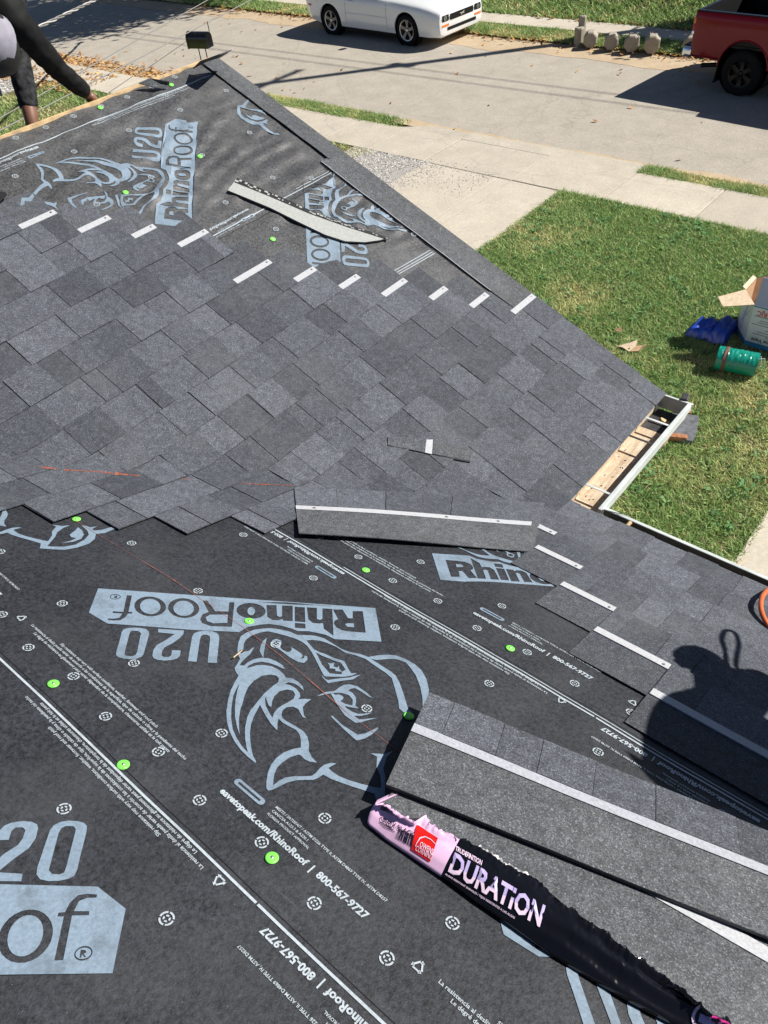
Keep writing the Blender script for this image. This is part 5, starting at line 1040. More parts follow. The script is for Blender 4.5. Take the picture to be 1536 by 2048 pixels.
for sg in (-1, 1):
    d = (0, -sg, 0)
    strip_patch('side_moulding', (-0.72, 0.565), (0.68, 0.555), 0.028, 'car_white', off=0.012, d=d); strip_patch('panel_gap', (0.70, 0.32), (0.712, 0.90), 0.008, 'black_trim', d=d) if False else None
    V = [on_body(x, sg*3.2, z, d, 0.002) for z in np.linspace(0.30, 0.92, 10) for x in (0.700, 0.708)]; obj('panel_gap', V, [(2*i, 2*i+1, 2*i+3, 2*i+2) for i in range(9)], 'black_trim', body, world=False)
    V = [on_body(x, sg*3.2, z, d, 0.002) for z in np.linspace(0.30, 0.92, 10) for x in (-0.760, -0.752)]; obj('panel_gap', V, [(2*i, 2*i+1, 2*i+3, 2*i+2) for i in range(9)], 'black_trim', body, world=False)
    h0 = on_body(-0.56, sg*3.2, 0.84, d, 0.015); MB().box(h0, (0.17, 0.03, 0.03), bev=0.01).build('door_handle', 'car_white', car, world=False)
    strip_patch('side_marker', (-2.22, 0.66), (-2.06, 0.66), 0.05, 'lamp_red', off=0.004, d=d)
    # headlamps wrap the front corner
    V = [on_body(3.4, sg*y, z, (-1, 0, 0), 0.006) for y in np.linspace(0.50, 0.745, 8) for z in np.linspace(0.565, 0.695, 5)]
    obj('headlight', V, [(i*5+j, (i+1)*5+j, (i+1)*5+j+1, i*5+j+1) for i in range(7) for j in range(4)], 'black_gloss', car, world=False)
    V = [on_body(3.4, sg*(0.635+0.062*math.cos(a)), 0.632+0.055*math.sin(a), (-1, 0, 0), 0.012) for a in np.linspace(0, 6.283, 17)[:-1]]; obj('lamp_lens', V, [tuple(range(16))], 'lamp_clear', car, world=False)
    V = [on_body(3.4, sg*y, z, (-1, 0, 0), 0.006) for y in np.linspace(0.50, 0.76, 9) for z in (0.455, 0.50)]; obj('turn_signal', V, [(2*i, 2*i+2, 2*i+3, 2*i+1) for i in range(8)], 'lamp_amber', car, world=False)
    MB().box((0.62, sg*0.97, 1.02), (0.12, 0.17, 0.11), bev=0.03).build('mirror', 'car_white', car, world=False)
V = [on_body(3.4, y, z, (-1, 0, 0), 0.006) for y in np.linspace(-0.45, 0.45, 15) for z in (0.555, 0.60, 0.645, 0.685)]; gri = obj('grille', V, [(i*4+j, (i+1)*4+j, (i+1)*4+j+1, i*4+j+1) for i in range(14) for j in range(3)], 'black_trim', car, world=False)
E_ = [(-0.10, 0.0), (-0.055, 0.012), (-0.02, 0.006), (0.03, 0.014), (0.075, 0.030), (0.095, 0.022), (0.075, 0.012), (0.06, -0.004), (0.085, -0.026), (0.062, -0.022), (0.03, -0.008), (0.01, -0.012), (-0.03, -0.034), (-0.045, -0.028), (-0.02, -0.010), (-0.06, -0.004)]
obj('running_horse_emblem', [on_body(3.4, y, 0.622+z*1.25, (-1, 0, 0), 0.016) for y, z in E_], [tuple(range(len(E_)))], 'chrome', gri, world=False)
V = [on_body(3.4, y, z, (-1, 0, 0), 0.006) for y in np.linspace(-0.56, 0.56, 15) for z in (0.355, 0.39, 0.425)]; obj('lower_intake', V, [(i*3+j, (i+1)*3+j, (i+1)*3+j+1, i*3+j+1) for i in range(14) for j in range(2)], 'black_trim', car, world=False)
m = MB(); m.box((0, 0, 0.20), (2.1, 1.55, 0.10)); m.build('underbody', 'black_trim', car, world=False)

# red pickup: bed nearest, cab runs out of the picture
tc = on_z(1392, 22, GR+1.33); ta = math.radians(-5.5)
tr = thing('pickup_truck', 'dark red pickup truck with black wheels parked on the road', 'truck', (tc[0]-math.sin(ta)*0.99, tc[1]+math.cos(ta)*0.99, GR), ta)
TW = 0.985; TR = 0.39; TAX = 1.10
def bedsec(x, tf=0.0):
    H = [(0.70, 0.58), (0.90, 0.545-tf), (0.955, 0.60), (0.975, 0.80), (TW, 1.02), (0.975, 1.22), (0.955, 1.315), (0.94, 1.33), (0.885, 1.33), (0.885, 0.82), (0.70, 0.80)]
    return H
for sg in (-1, 1):
    m = MB(); xs = [0.0, 0.03, 0.5, 1.1, 1.7, 2.02]; m.loft([[(x, sg*(y-(0.02 if x == 0.0 else 0)), z) for y, z in bedsec(x)] for x in xs]); o = m.build('bed_side', 'truck_red', tr, world=False)
    bm = bmesh.new(); bm.from_mesh(o.data); bmesh.ops.recalc_face_normals(bm, faces=bm.faces); bm.to_mesh(o.data); bm.free()
    c = MB().lathe([(0.0, -0.4), (0.49, -0.4), (0.49, 0.4), (0.0, 0.4)], (TAX, sg*0.9, 0.45), 1, 44).build('cutter', 'black_trim', None, world=False); c.parent = tr; auto_smooth(c); cut(o, [c])
    MB().lathe([(0.486, -0.02*sg), (0.486, -0.42*sg), (0.1, -0.42*sg)], (TAX, sg*0.93, 0.45), 1, 30).build('wheel_well', 'black_trim', tr, world=False)
    # flared lip of the arch
    m = MB(); m.tube([(TAX+0.495*math.cos(a), sg*(TW-0.008), 0.45+0.495*math.sin(a)) for a in np.linspace(0.10, math.pi-0.05, 26)], 0.016, 8); lpart('arch_flare', m, 'truck_red', tr)
    MB().box((1.03, sg*0.8815, 1.07), (1.94, 0.006, 0.50)).build('bed_liner', 'black_trim', tr, world=False); MB().box((1.02, sg*0.925, 1.338), (2.02, 0.085, 0.022), bev=0.008).build('rail_cap', 'rim_dark', tr, world=False)
    m = MB(); m.box((0.008, sg*0.945, 1.175), (0.05, 0.075, 0.11), bev=0.012); t = lpart('tail_light', m, 'lamp_amber', tr); m = MB(); m.box((0.006, sg*0.948, 1.065), (0.05, 0.075, 0.10), bev=0.012); lpart('tail_light', m, 'lamp_red', tr); m = MB(); m.box((0.004, sg*0.95, 0.975), (0.05, 0.072, 0.07), bev=0.012); lpart('tail_light', m, 'chrome', tr)
    for xx in (0.0,): wheel(tr, TAX, sg*0.845, TR, 0.29, 0.24, sg, 'rim_dark', 6)
    wheel(tr, TAX+3.57, sg*0.845, TR, 0.29, 0.24, sg, 'rim_dark', 6)
    MB().box((TAX-0.50, sg*0.82, 0.38), (0.025, 0.26, 0.46), np.array(Matrix.Rotation(0.12, 3, 'Y')), 0.008).build('mud_flap', 'black_trim', tr, world=False)
m = MB(); m.box((0.035, 0, 1.03), (0.055, 1.74, 0.58), bev=0.02); lpart('tailgate', m, 'truck_red', tr)
MB().box((0.0655, 0, 1.06), (0.006, 1.74, 0.50)).build('bed_liner', 'black_trim', tr, world=False); MB().box((0.035, 0, 1.328), (0.07, 1.76, 0.02), bev=0.006).build('tailgate_cap', 'rim_dark', tr, world=False)
MB().box((1.03, 0, 0.79), (1.96, 1.765, 0.04)).build('bed_floor', 'black_trim', tr, world=False)
for yy in (-0.72, -0.36, 0.0, 0.36, 0.72): MB().box((1.03, yy, 0.818), (1.9, 0.10, 0.016)).build('bed_rib', 'black_trim', tr, world=False)
MB().box((2.0, 0, 1.06), (0.05, 1.76, 0.53)).build('bed_front', 'black_trim', tr, world=False)
m = MB(); m.box((-0.10, 0, 0.62), (0.16, 1.70, 0.16), bev=0.04); m.box((-0.07, -0.90, 0.62), (0.20, 0.16, 0.18), bev=0.05); m.box((-0.07, 0.90, 0.62), (0.20, 0.16, 0.18), bev=0.05); lpart('rear_bumper', m, 'chrome', tr)
MB().box((-0.11, 0, 0.712), (0.17, 1.72, 0.02), bev=0.006).build('bumper_step', 'black_trim', tr, world=False)
m = MB(); m.tube([(0.75, -0.66, 0.42), (0.42, -0.72, 0.40), (0.20, -0.80, 0.385)], 0.042, 12); lpart('exhaust_pipe', m, 'black_trim', tr)
MB().box((2.9, 0, 0.5), (5.2, 0.9, 0.12)).build('frame', 'black_trim', tr, world=False)
def cab(x, zt, wt, zb=0.55): return [(x, -0.94, zb), (x, -TW, 0.95), (x, -0.95, 1.28), (x, -wt, zt), (x, 0, zt+0.03), (x, wt, zt), (x, 0.95, 1.28), (x, TW, 0.95), (x, 0.94, zb)]
m = MB(); m.loft([cab(2.06, 1.62, 0.82), cab(2.25, 1.86, 0.76), cab(3.6, 1.89, 0.75), cab(4.05, 1.72, 0.78), cab(4.55, 1.30, 0.90), cab(5.75, 1.20, 0.88), cab(5.9, 1.0, 0.85)]); lpart('cab', m, 'truck_red', tr)
for sg in (-1, 1): obj('side_window', [(x, sg*(y+0.008), z) for x, y, z in ((2.5, 0.928, 1.34), (4.1, 0.928, 1.34), (3.75, 0.80, 1.76), (2.5, 0.79, 1.78))], [(0, 1, 2, 3)], 'glass_dark', tr, world=False)
obj('rear_window', [(2.05, -0.75, 1.36), (2.05, 0.75, 1.36), (2.09, 0.70, 1.66), (2.09, -0.70, 1.66)], [(0, 1, 2, 3)], 'glass_dark', tr, world=False)

# ------------------------------------------------------------------ kerb blocks, mailbox, wires, pole, tree
BL = [((1157, 88), 0.17, 0.55, 'leftmost octagonal concrete block standing at the far kerb'), ((1162, 84), 0.13, 0.9, 'slim concrete block standing behind the leftmost kerb block'), ((1180, 93), 0.19, 0.3, 'octagonal concrete block just right of the standing kerb pair'), ((1222, 98), 0.19, 0.25, 'octagonal concrete block second in the spaced kerb row'), ((1262, 102), 0.20, 0.3, 'octagonal concrete block third in the spaced kerb row'), ((1302, 105), 0.21, 0.3, 'octagonal concrete block fourth in the row, left of the truck'), ((1379, 104), 0.19, 0.1, 'octagonal concrete block half behind the truck bumper')]
for i, (p, r, tl, lb) in enumerate(BL):
    r *= 0.86; P = on_z(*p, -0.04); R_ = np.array(Matrix.Rotation(0.25+0.5*tl, 3, 'Z')); n = 8; L = 0.26
    sec = lambda yy, k: [R_ @ np.array((r*k*math.cos(a), yy, r+r*k*math.sin(a)*1.02)) for a in np.linspace(math.pi/8, 2*math.pi+math.pi/8, 9)[:-1]]
    if i in (0, 1):
        m = MB(); sec = lambda zz, k: [R_ @ np.array((r*k*math.cos(a)*0.8, r*k*math.sin(a)*0.8, zz)) for a in np.linspace(math.pi/8, 2*math.pi+math.pi/8, 9)[:-1]]; m.loft([sec(-0.02, 1), sec(0.32 if i == 0 else 0.52, 1), sec(0.345 if i == 0 else 0.545, 0.86)])
    else: m = MB(); m.loft([sec(-L/2-0.02, 0.86), sec(-L/2, 1), sec(L/2, 1), sec(L/2+0.02, 0.86)])
    bo = m.build('concrete_block', 'stone_block', None, world=False); bo.location = tuple(P); tag(bo, lb, 'block', 'octagonal blocks along the far kerb')
    bm = bmesh.new(); bm.from_mesh(bo.data); bmesh.ops.recalc_face_normals(bm, faces=bm.faces); bm.to_mesh(bo.data); bm.free()
# mailbox
r_ = ray(399, 78); P = CAM+r_*(12.55/r_[1]); mbx = thing('mailbox', 'black round top mailbox on two thin posts by the road', 'mailbox', (P[0], P[1], -0.03), math.radians(16))
mw, mh, ml = 0.125, 0.165, 0.26
zc_ = P[2]+0.03; arc = [(-mw, -mh), (mw, -mh), (mw, 0.02)]+[(mw*math.cos(a), 0.02+mw*math.sin(a)*1.05) for a in np.linspace(0.25, math.pi-0.25, 8)]+[(-mw, 0.02)]
m = MB(); m.loft([[(x, y, z+zc_) for y, z in arc] for x in (-ml, ml)]); lpart('box', m, 'black_gloss', mbx)
m = MB(); m.loft([[(x, y*1.06, z*1.05+zc_) for y, z in arc] for x in (-ml-0.025, -ml+0.02)]); lpart('door', m, 'black_gloss', mbx)
MB().tube([(-ml-0.03, 0, zc_+0.08), (-ml-0.055, 0, zc_+0.06), (-ml-0.03, 0, zc_+0.04)], 0.008, 6).build('handle', 'steel', mbx, world=False)
MB().box((0.22, 0.13, zc_+0.22), (0.018, 0.006, 0.20)).build('flag', 'black_trim', mbx, world=False)
for xx in (-0.09, 0.10): MB().tube([(xx, 0, 0), (xx*0.98, 0, zc_-mh)], 0.012, 8).build('post', 'black_trim', mbx, world=False)
MB().box((0.0, 0, zc_-mh-0.40), (0.05, 0.004, 0.05)).build('number_plate', 'white_paint', mbx, world=False)
# overhead service wires beyond the ridge
def wire(name, A, B, r, sag_, label, mat='black_trim', n=24, cat='cable'):
    A, B = np.array(A), np.array(B); pts = [A+(B-A)*t-np.array([0, 0, 4*sag_*t*(1-t)]) for t in np.linspace(0, 1, n)]
    o = MB().tube(pts, r, 6).build(name, mat, None, loc=A); return tag(o, label, cat, 'overhead wires')
def aim(px, py, y): r = ray(px, py); return CAM+r*(y/r[1])
plain('wire_grey', (0.22, 0.21, 0.20), 0.6)
plain('wire_pale', (0.55, 0.54, 0.52), 0.5)
wire('overhead_cable', aim(-60, 270, 6.0), aim(440, -14, 16.5), 0.010, 0.0, 'thin overhead wire crossing behind the roofer to the left of the mailbox', 'wire_grey')
wire('overhead_cable', aim(-60, 292, 5.8), aim(540, -20, 16.0), 0.010, 0.0, 'lower thin overhead wire passing just above the mailbox', 'wire_grey')
sv = thing('service_drop', 'thick pale twisted service cable above the roofer\u2019s arm', 'cable', aim(60, 60, 9.0))
for k in range(3):
    A, B = aim(40, 72, 8.0), aim(215, -12, 15.0); d = (B-A)/np.linalg.norm(B-A); s1 = np.cross(d, [0, 0, 1]); s1 /= np.linalg.norm(s1); s2 = np.cross(d, s1)
    pts = [A+(B-A)*t+(s1*math.cos(t*26+k*2.1)+s2*math.sin(t*26+k*2.1))*0.022 for t in np.linspace(0, 1, 60)]; MB().tube(pts, 0.013, 6).build('conductor', ('wire_pale', 'wire_grey', 'wire_grey')[k], sv)
plain('bark', (0.16, 0.12, 0.085), 0.9, var=0.3, scale=12, bmp=0.5, bscale=30)
def shift(p, hgt): return np.array([p[0]+SUN[0]/SUN[2]*hgt, p[1]+SUN[1]/SUN[2]*hgt, p[2]+hgt])
pb = np.array([-6.1, 23.15, 0.5]); pole = thing('utility_pole', 'wooden utility pole beyond the far bank casting its long shadow across the road', 'pole', pb)
MB().tube([pb, pb+np.array([0, 0, 13.2])], [0.17, 0.11], 12).build('post', 'bark', pole); MB().box(pb+np.array([0, 0, 11.9]), (0.12, 2.2, 0.12)).build('crossarm', 'bark', pole)
for pa, pb_, lb in (((520, 98), (1240, 190), 'street wire strung over the far bank, farther of the two'), ((500, 108), (1400, 228), 'street wire strung over the far bank, nearer of the two')):
    a, b = on_z(*pa, GR), on_z(*pb_, GR); H = 9.4; a2, b2 = shift(a, H), shift(b, H); d = b2-a2; wire('street_wire', a2-d*2, b2+d*1.5, 0.018, 0.0, lb)
bx = shift(on_z(805, 130, GR), 9.35); tag(MB().box((0, 0, 0), (0.62, 0.16, 0.20), bev=0.05).build('splice_box', 'black_trim', None, world=False), 'black splice box hanging on the street wire', 'splice box').location = tuple(bx)
# tree out of frame across the road whose crown dapples the road at the upper left
def tree(base, hgt, rad, cz, nleaf, label, seed, squash=0.75):
    rg_ = np.random.default_rng(seed); t = thing('street_tree', label, 'tree', base, group='trees across the road'); b = np.array(base, float); m = MB(); tips = []
    m.tube([b, b+[0.1, 0, hgt*0.25], b+[0.0, 0.15, hgt*0.5]], [0.26, 0.2, 0.15], 10)
    for k in range(13):
        a = k*2.4; s = b+np.array([0.0, 0.1, hgt*(0.28+0.25*rg_.random())]); e = b+np.array([math.cos(a)*rad*rg_.uniform(.5, .85), math.sin(a)*rad*rg_.uniform(.5, .85), cz+rg_.uniform(-.4, .6)*rad*squash]); mid_ = (s+e)/2+[0, 0, 0.4]; m.tube([s, mid_, e], [0.09, 0.055, 0.02], 7); tips += [e, mid_]
        for j in range(3): q = e+rg_.normal(0, rad*0.28, 3)*[1, 1, 0.7]; m.tube([mid_, (mid_+q)/2+[0, 0, .15], q], [0.035, 0.022, 0.01], 5); tips.append(q)
    m.build('trunk', 'bark', t); tips = np.array(tips); c = tips[rg_.integers(0, len(tips), nleaf)]+rg_.normal(0, rad*0.17, (nleaf, 3))
    a = rg_.random((nleaf, 3))-0.5; a /= np.linalg.norm(a, axis=1)[:, None]; bb = np.cross(a, rg_.random((nleaf, 3))-0.5); bb /= np.linalg.norm(bb, axis=1)[:, None]; s = (0.07+0.07*rg_.random(nleaf))[:, None]
    V = np.stack([c-a*s, c+bb*s*0.6, c+a*s, c-bb*s*0.6], 1).reshape(-1, 3)-b; F = np.arange(4*nleaf).reshape(-1, 4); C_ = np.array([0.07, 0.12, 0.03])+rg_.random((nleaf, 1))*np.array([0.12, 0.08, 0.03])
    col_mesh('crown', V, F, C_, 'tree_leaves', kind=None, parent=t)
c0 = on_z(255, 22, GR); p = shift(c0, 6.4); tree((p[0], p[1], 0.3), 8.5, 3.1, 6.7, 15000, 'broad tree beyond the road whose shade dapples the upper left', 3)
c0 = on_z(90, 30, GR); p = shift(c0, 6.2); tree((p[0], p[1], 0.3), 8.0, 2.6, 6.4, 9000, 'second tree farther left along the far side of the road', 5)
c0 = on_z(1390, 60, -0.02); p = shift(c0, 3.6); tree((p[0]+0.4, p[1], 0.6), 4.6, 0.9, 3.9, 1100, 'small tree behind the bank shading the verge by the truck', 8)

# ------------------------------------------------------------------ things on the lawn
plain('cardboard', (0.52, 0.33, 0.19), 0.85, var=0.1, scale=25)
plain('cardboard_pale', (0.66, 0.52, 0.36), 0.85, var=0.15, scale=25)
plain('box_print', (0.62, 0.66, 0.72), 0.6, var=0.04)
plain('box_blue', (0.03, 0.19, 0.42), 0.6, var=0.05)
plain('box_lilac', (0.34, 0.38, 0.62), 0.6, var=0.06)
plain('box_ink', (0.03, 0.03, 0.06), 0.6)
plain('box_red', (0.5, 0.03, 0.04), 0.6)
plain('tarp_blue', (0.012, 0.06, 0.48), 0.35, var=0.15, scale=14, spec=0.6)
plain('tarp_green', (0.0, 0.235, 0.17), 0.35, var=0.12, scale=20, spec=0.6)
plain('strap_brown', (0.15, 0.07, 0.05), 0.6)
plain('brick_red', (0.36, 0.16, 0.075), 0.9, var=0.25)
plain('slate_grey', (0.13, 0.135, 0.15), 0.8, var=0.3, scale=18)
# carton: eight sided, open on top, its near left faces toward the roof
c0 = on_z(1487, 691, 0.0)
bxo = thing('carton', 'open blue and white carton with brown flaps on the lawn', 'box', c0, 0.0)
BH = 0.53; foot = [(0, 0), (.50, 0), (.70, .27), (.70, .58), (.50, .85), (0, .85), (-.205, .58), (-.205, .27)]
nf = len(foot); V = [(x, y, 0.012) for x, y in foot]+[(x, y, BH) for x, y in foot]
fr = obj('front_panel', [V[0], V[1], V[9], V[8]], [(0, 1, 2, 3)], 'box_print', bxo, world=False)
for i in range(1, nf):
    j = (i+1) % nf; obj('side_panel', [V[i], V[j], V[nf+j], V[nf+i]], [(0, 1, 2, 3)], 'box_print' if i in (7, 1) else 'cardboard', bxo, world=False)
k_ = lambda x, y: (0.25+(x-0.25)*0.985, 0.42+(y-0.42)*0.985)
IV = [(*k_(x, y), 0.02) for x, y in foot]+[(*k_(x, y), BH-0.002) for x, y in foot]
obj('inner_lining', IV, [(i, nf+i, nf+(i+1) % nf, (i+1) % nf) for i in range(nf)]+[tuple(range(nf))], 'cardboard', bxo, world=False)
def flap(i, L, out, rise, mat, shrink=0.12, mat_in='cardboard'):
    j = (i+1) % nf; a, b = np.array(V[nf+i]), np.array(V[nf+j]); d = b-a; n = np.array([d[1], -d[0], 0]); n /= np.linalg.norm(n); e = n*out+np.array([0, 0, rise]); e = e/np.linalg.norm(e)*L
    t = np.cross(d, e); t = t/np.linalg.norm(t)*0.003
    P = [a, b, b+e-d*shrink, a+e+d*shrink]; return obj('flap', [p+t for p in P]+[p-t for p in P], [(0, 1, 2, 3), (7, 6, 5, 4), (0, 4, 5, 1), (1, 5, 6, 2), (2, 6, 7, 3), (3, 7, 4, 0)], mat, bxo, world=False)
flap(7, 0.32, 1.0, -0.12, 'cardboard_pale', 0.18); flap(6, 0.05, 0.9, 0.5, 'cardboard_pale', 0.02); flap(0, 0.34, 0.02, 1.0, 'box_lilac', 0.03); flap(1, 0.26, 0.3, 0.9, 'cardboard', 0.1)
def on_front(name, x0, x1, z0, z1, mat, y=-0.0025): return obj(name, [(x0, y, z0), (x1, y, z0), (x1, y, z1), (x0, y, z1)], [(0, 1, 2, 3)], mat, fr, world=False)
on_front('blue_band', 0.0, 0.50, 0.012, 0.075, 'box_blue'); on_front('teal_line', 0.0, 0.50, BH-0.022, BH-0.008, 'box_blue')
a, b = np.array(V[7]), np.array(V[0]); nn = np.array([-(b-a)[1]*-1, 0, 0]); dd = (b-a); on_ = np.array([dd[1], -dd[0], 0]); on_ /= np.linalg.norm(on_)
obj('blue_band', [a+on_*0.0025, b+on_*0.0025, b+on_*0.0025+[0, 0, 0.063], a+on_*0.0025+[0, 0, 0.063]], [(0, 1, 2, 3)], 'box_blue', bxo, world=False)
def front_text(s, x, z, wid, mat, hs=1.0, flipped=True):
    T_, F = text_tris(s, 0.02); k = wid/T_[:, 0].max(); T_ = T_*k; T_[:, 1] *= hs
    P = [(x-p[0], -0.0035, z-p[1]) for p in T_] if flipped else [(x+p[0], -0.0035, z+p[1]) for p in T_]; obj('lettering', P, F, mat, fr, world=False)
front_text('Turbine Vent', 0.40, 0.135, 0.34, 'box_ink', 1.1); front_text('RJC', 0.16, 0.47, 0.11, 'box_red', 1.1)
for i, (x0, x1, z) in enumerate(((0.03, 0.42, 0.40), (0.10, 0.45, 0.355), (0.08, 0.45, 0.33), (0.02, 0.40, 0.30), (0.18, 0.46, 0.25), (0.10, 0.46, 0.215), (0.06, 0.46, 0.185), (0.2, 0.46, 0.165))): on_front('print_line', x0, x1, z, z+0.006, 'box_ink')
m = MB(); m.lathe([(0.001, -0.0028), (0.055, -0.0028)], (0.235, 0, 0.46), 1, 24); m.build('round_badge', 'box_blue', fr, world=False)
# thin drawing on the slanted side
for t0, t1, z0, z1 in ((0.25, 0.55, 0.15, 0.42), (0.35, 0.75, 0.20, 0.40), (0.3, 0.7, 0.3, 0.33), (0.45, 0.5, 0.1, 0.45)):
    p0 = a+dd*t0; p1 = a+dd*t1; MB().tube([p0+on_*0.003+[0, 0, z0], p1+on_*0.003+[0, 0, z1]], 0.004, 4).build('line_drawing', 'box_lilac', bxo, world=False)
# blue folded tarp
def blob(name, P0, size, mat, parent, seed, nx=26, ny=22, fold_=0.03):
    V = []; F = []
    for i in range(nx):
        for j in range(ny):
            u, v = i/(nx-1)*2-1, j/(ny-1)*2-1; e = max(0, 1-max(abs(u), abs(v))**5)
            z = size[2]*e*(0.72+0.28*noise.noise((u*1.4, v*1.4, seed)))+fold_*abs(noise.noise((u*3.3, v*2.6, seed+4)))*e
            V.append(P0+np.array([u*size[0]*(1+0.08*noise.noise((v*2, seed, 0))), v*size[1]*(1+0.08*noise.noise((u*2, seed, 9))), max(z, 0.004)]))
    F = [(i*ny+j, (i+1)*ny+j, (i+1)*ny+j+1, i*ny+j+1) for i in range(nx-1) for j in range(ny-1)]
    return obj(name, V, F, mat, parent, smooth=True)
tb = thing('folded_tarp', 'bright blue folded tarp lying beside the carton', 'tarp', on_z(1425, 672, 0.0))
p = on_z(1410, 665, 0.0); blob('fold', p+np.array([0, 0, 0.0]), (0.17, 0.19, 0.19), 'tarp_blue', tb, 3)
p = on_z(1441, 670, 0.0); blob('fold', p+np.array([0.02, 0.02, 0.0]), (0.10, 0.24, 0.25), 'tarp_blue', tb, 9)
# green roll with brown strap
ga, gb_ = on_z(1424, 741, 0.0)+np.array([0, 0.07, 0.130]), on_z(1504, 756, 0.0)+np.array([0, 0.07, 0.125]); gd = (gb_-ga)/np.linalg.norm(gb_-ga)
gr = thing('rolled_tarp', 'green rolled tarp tied with a brown strap in front of the carton', 'tarp', (ga+gb_)/2-np.array([0, 0, 0.12]))
s1 = np.cross(gd, [0, 0, 1]); s1 /= np.linalg.norm(s1); s2 = np.cross(s1, gd)
def roll(t0, t1, rr_, name, mat, amp, n=30, m_=44, lip=0):
    V = []; F = []
    for i in range(n):
        t = t0+(t1-t0)*i/(n-1)
        for j in range(m_):
            a = 2*math.pi*j/m_; up = max(0, math.sin(a)); r = rr_*(1+amp*noise.noise((t*26, math.cos(a)*2.2, math.sin(a)*2.2))*(0.3+up)+amp*0.8*abs(noise.noise((t*60, math.cos(a)*4, 3)))*up); r *= (1-0.09*math.sin(a)**2*(math.sin(a) < 0))
            V.append(ga+(gb_-ga)*t+(s1*math.cos(a)*1.0+s2*math.sin(a)*0.93)*r)
    F = [(i*m_+j, i*m_+(j+1) % m_, (i+1)*m_+(j+1) % m_, (i+1)*m_+j) for i in range(n-1) for j in range(m_)]+[tuple(range(m_-1, -1, -1)), tuple((n-1)*m_+j for j in range(m_))]
    o = obj(name, V, F, mat, gr); return auto_smooth(o, 50)
roll(0, 1, 0.140, 'roll', 'tarp_green', 0.05, 46, 60); roll(0.16, 0.25, 0.149, 'strap', 'strap_brown', 0.03, 6)
m = MB(); m.tube([gb_+s2*0.08+gd*0.0, gb_+s2*0.10+gd*0.05, gb_+s2*0.0+gd*0.07-s1*0.02, gb_-s2*0.05+gd*0.05-s1*0.05], 0.007, 6); m.build('cord', 'white_paint', gr); m = MB(); m.tube([gb_-s1*0.09+s2*0.06+gd*0.01, gb_-s1*0.11-s2*0.02+gd*0.03, gb_-s1*0.09-s2*0.09+gd*0.02], 0.006, 6); m.build('cord', 'white_paint', gr)
# crumpled cardboard scrap
sc = thing('cardboard_scrap', 'crumpled tan cardboard scrap lying alone on the grass', 'cardboard', on_z(1262, 702, 0.0))
p = on_z(1262, 702, 0.0)
obj('piece', [p+np.array(q) for q in ((-0.10, -0.03, 0.035), (0.0, -0.05, 0.02), (0.03, 0.06, 0.05), (0.0, 0.13, 0.085), (-0.05, 0.09, 0.06))], [(0, 1, 2), (0, 2, 3, 4)], 'cardboard_pale', sc)
obj('piece', [p+np.array(q) for q in ((0.005, -0.045, 0.022), (0.09, 0.0, 0.03), (0.15, 0.10, 0.09), (0.09, 0.09, 0.06), (0.035, 0.06, 0.052))], [(0, 1, 3, 4), (1, 2, 3)], 'cardboard', sc)
obj('piece', [p+np.array(q) for q in ((-0.17, -0.02, 0.02), (-0.10, -0.032, 0.036), (-0.05, 0.088, 0.058), (-0.11, 0.05, 0.03))], [(0, 1, 2, 3)], 'cardboard_pale', sc)
tag(obj('dry_leaf', [on_z(1236, 662, 0.05)+np.array(q)*1.0 for q in ((-.05, 0, 0), (0, -.03, .02), (.06, .0, .01), (.01, .05, .04))], [(0, 1, 2, 3)], 'cardboard', None, loc=on_z(1236, 662, 0.05)), 'small dry leaf on the grass left of the cardboard scrap', 'leaf')
# splash stones below the downspout
sp = thing('splash_stone', 'grey stone slab bordered by bricks under the downspout', 'stone', on_z(1368, 850, 0.0))
P = [on_z(*q, 0.05) for q in ((1345, 826), (1375, 828), (1398, 832), (1394, 862), (1385, 882), (1360, 878), (1330, 868))]; n_ = len(P)
obj('slab', P+[q-np.array([0, 0, 0.07]) for q in P], [tuple(range(n_-1, -1, -1))]+[(i, (i+1) % n_, (i+1) % n_+n_, i+n_) for i in range(n_)], 'slate_grey', sp)
for (p0, p1) in (((1332, 872), (1374, 877)), ((1352, 824), (1382, 826))):
    A_, B_ = on_z(*p0, 0.04), on_z(*p1, 0.04); L = np.linalg.norm(B_-A_); MB().box((A_+B_)/2, (L, 0.07, 0.06), np.array(Matrix.Rotation(math.atan2((B_-A_)[1], (B_-A_)[0]), 3, 'Z')), 0.01).build('brick', 'brick_red', sp)

# ------------------------------------------------------------------ orange air hose at the right edge
plain('hose_orange', (0.62, 0.13, 0.04), 0.4, var=0.1)
hp = [on_a(*p, o) for p, o in (((1640, 1120), 0.02), ((1590, 1150), 0.05), ((1548, 1172), 0.055), ((1528, 1188), 0.05), ((1522, 1205), 0.045), ((1523, 1222), 0.035), ((1530, 1240), 0.025), ((1546, 1262), 0.014), ((1590, 1300), 0.014), ((1660, 1330), 0.014))]
def spline(P, n=8):
    P = [np.array(p) for p in P]; out = []
    for i in range(len(P)-1):
        a, b, c, d = P[max(i-1, 0)], P[i], P[i+1], P[min(i+2, len(P)-1)]
        for t in np.linspace(0, 1, n, endpoint=False): out.append(0.5*((2*b)+(c-a)*t+(2*a-5*b+4*c-d)*t*t+(3*b-a-3*c+d)*t**3))
    return out+[P[-1]]
hs_ = MB().tube(spline(hp), 0.0078, 10).build('air_hose', 'hose_orange', None, smooth=True, loc=hp[0]); tag(hs_, 'orange air hose looping in at the right edge of the roof', 'hose')

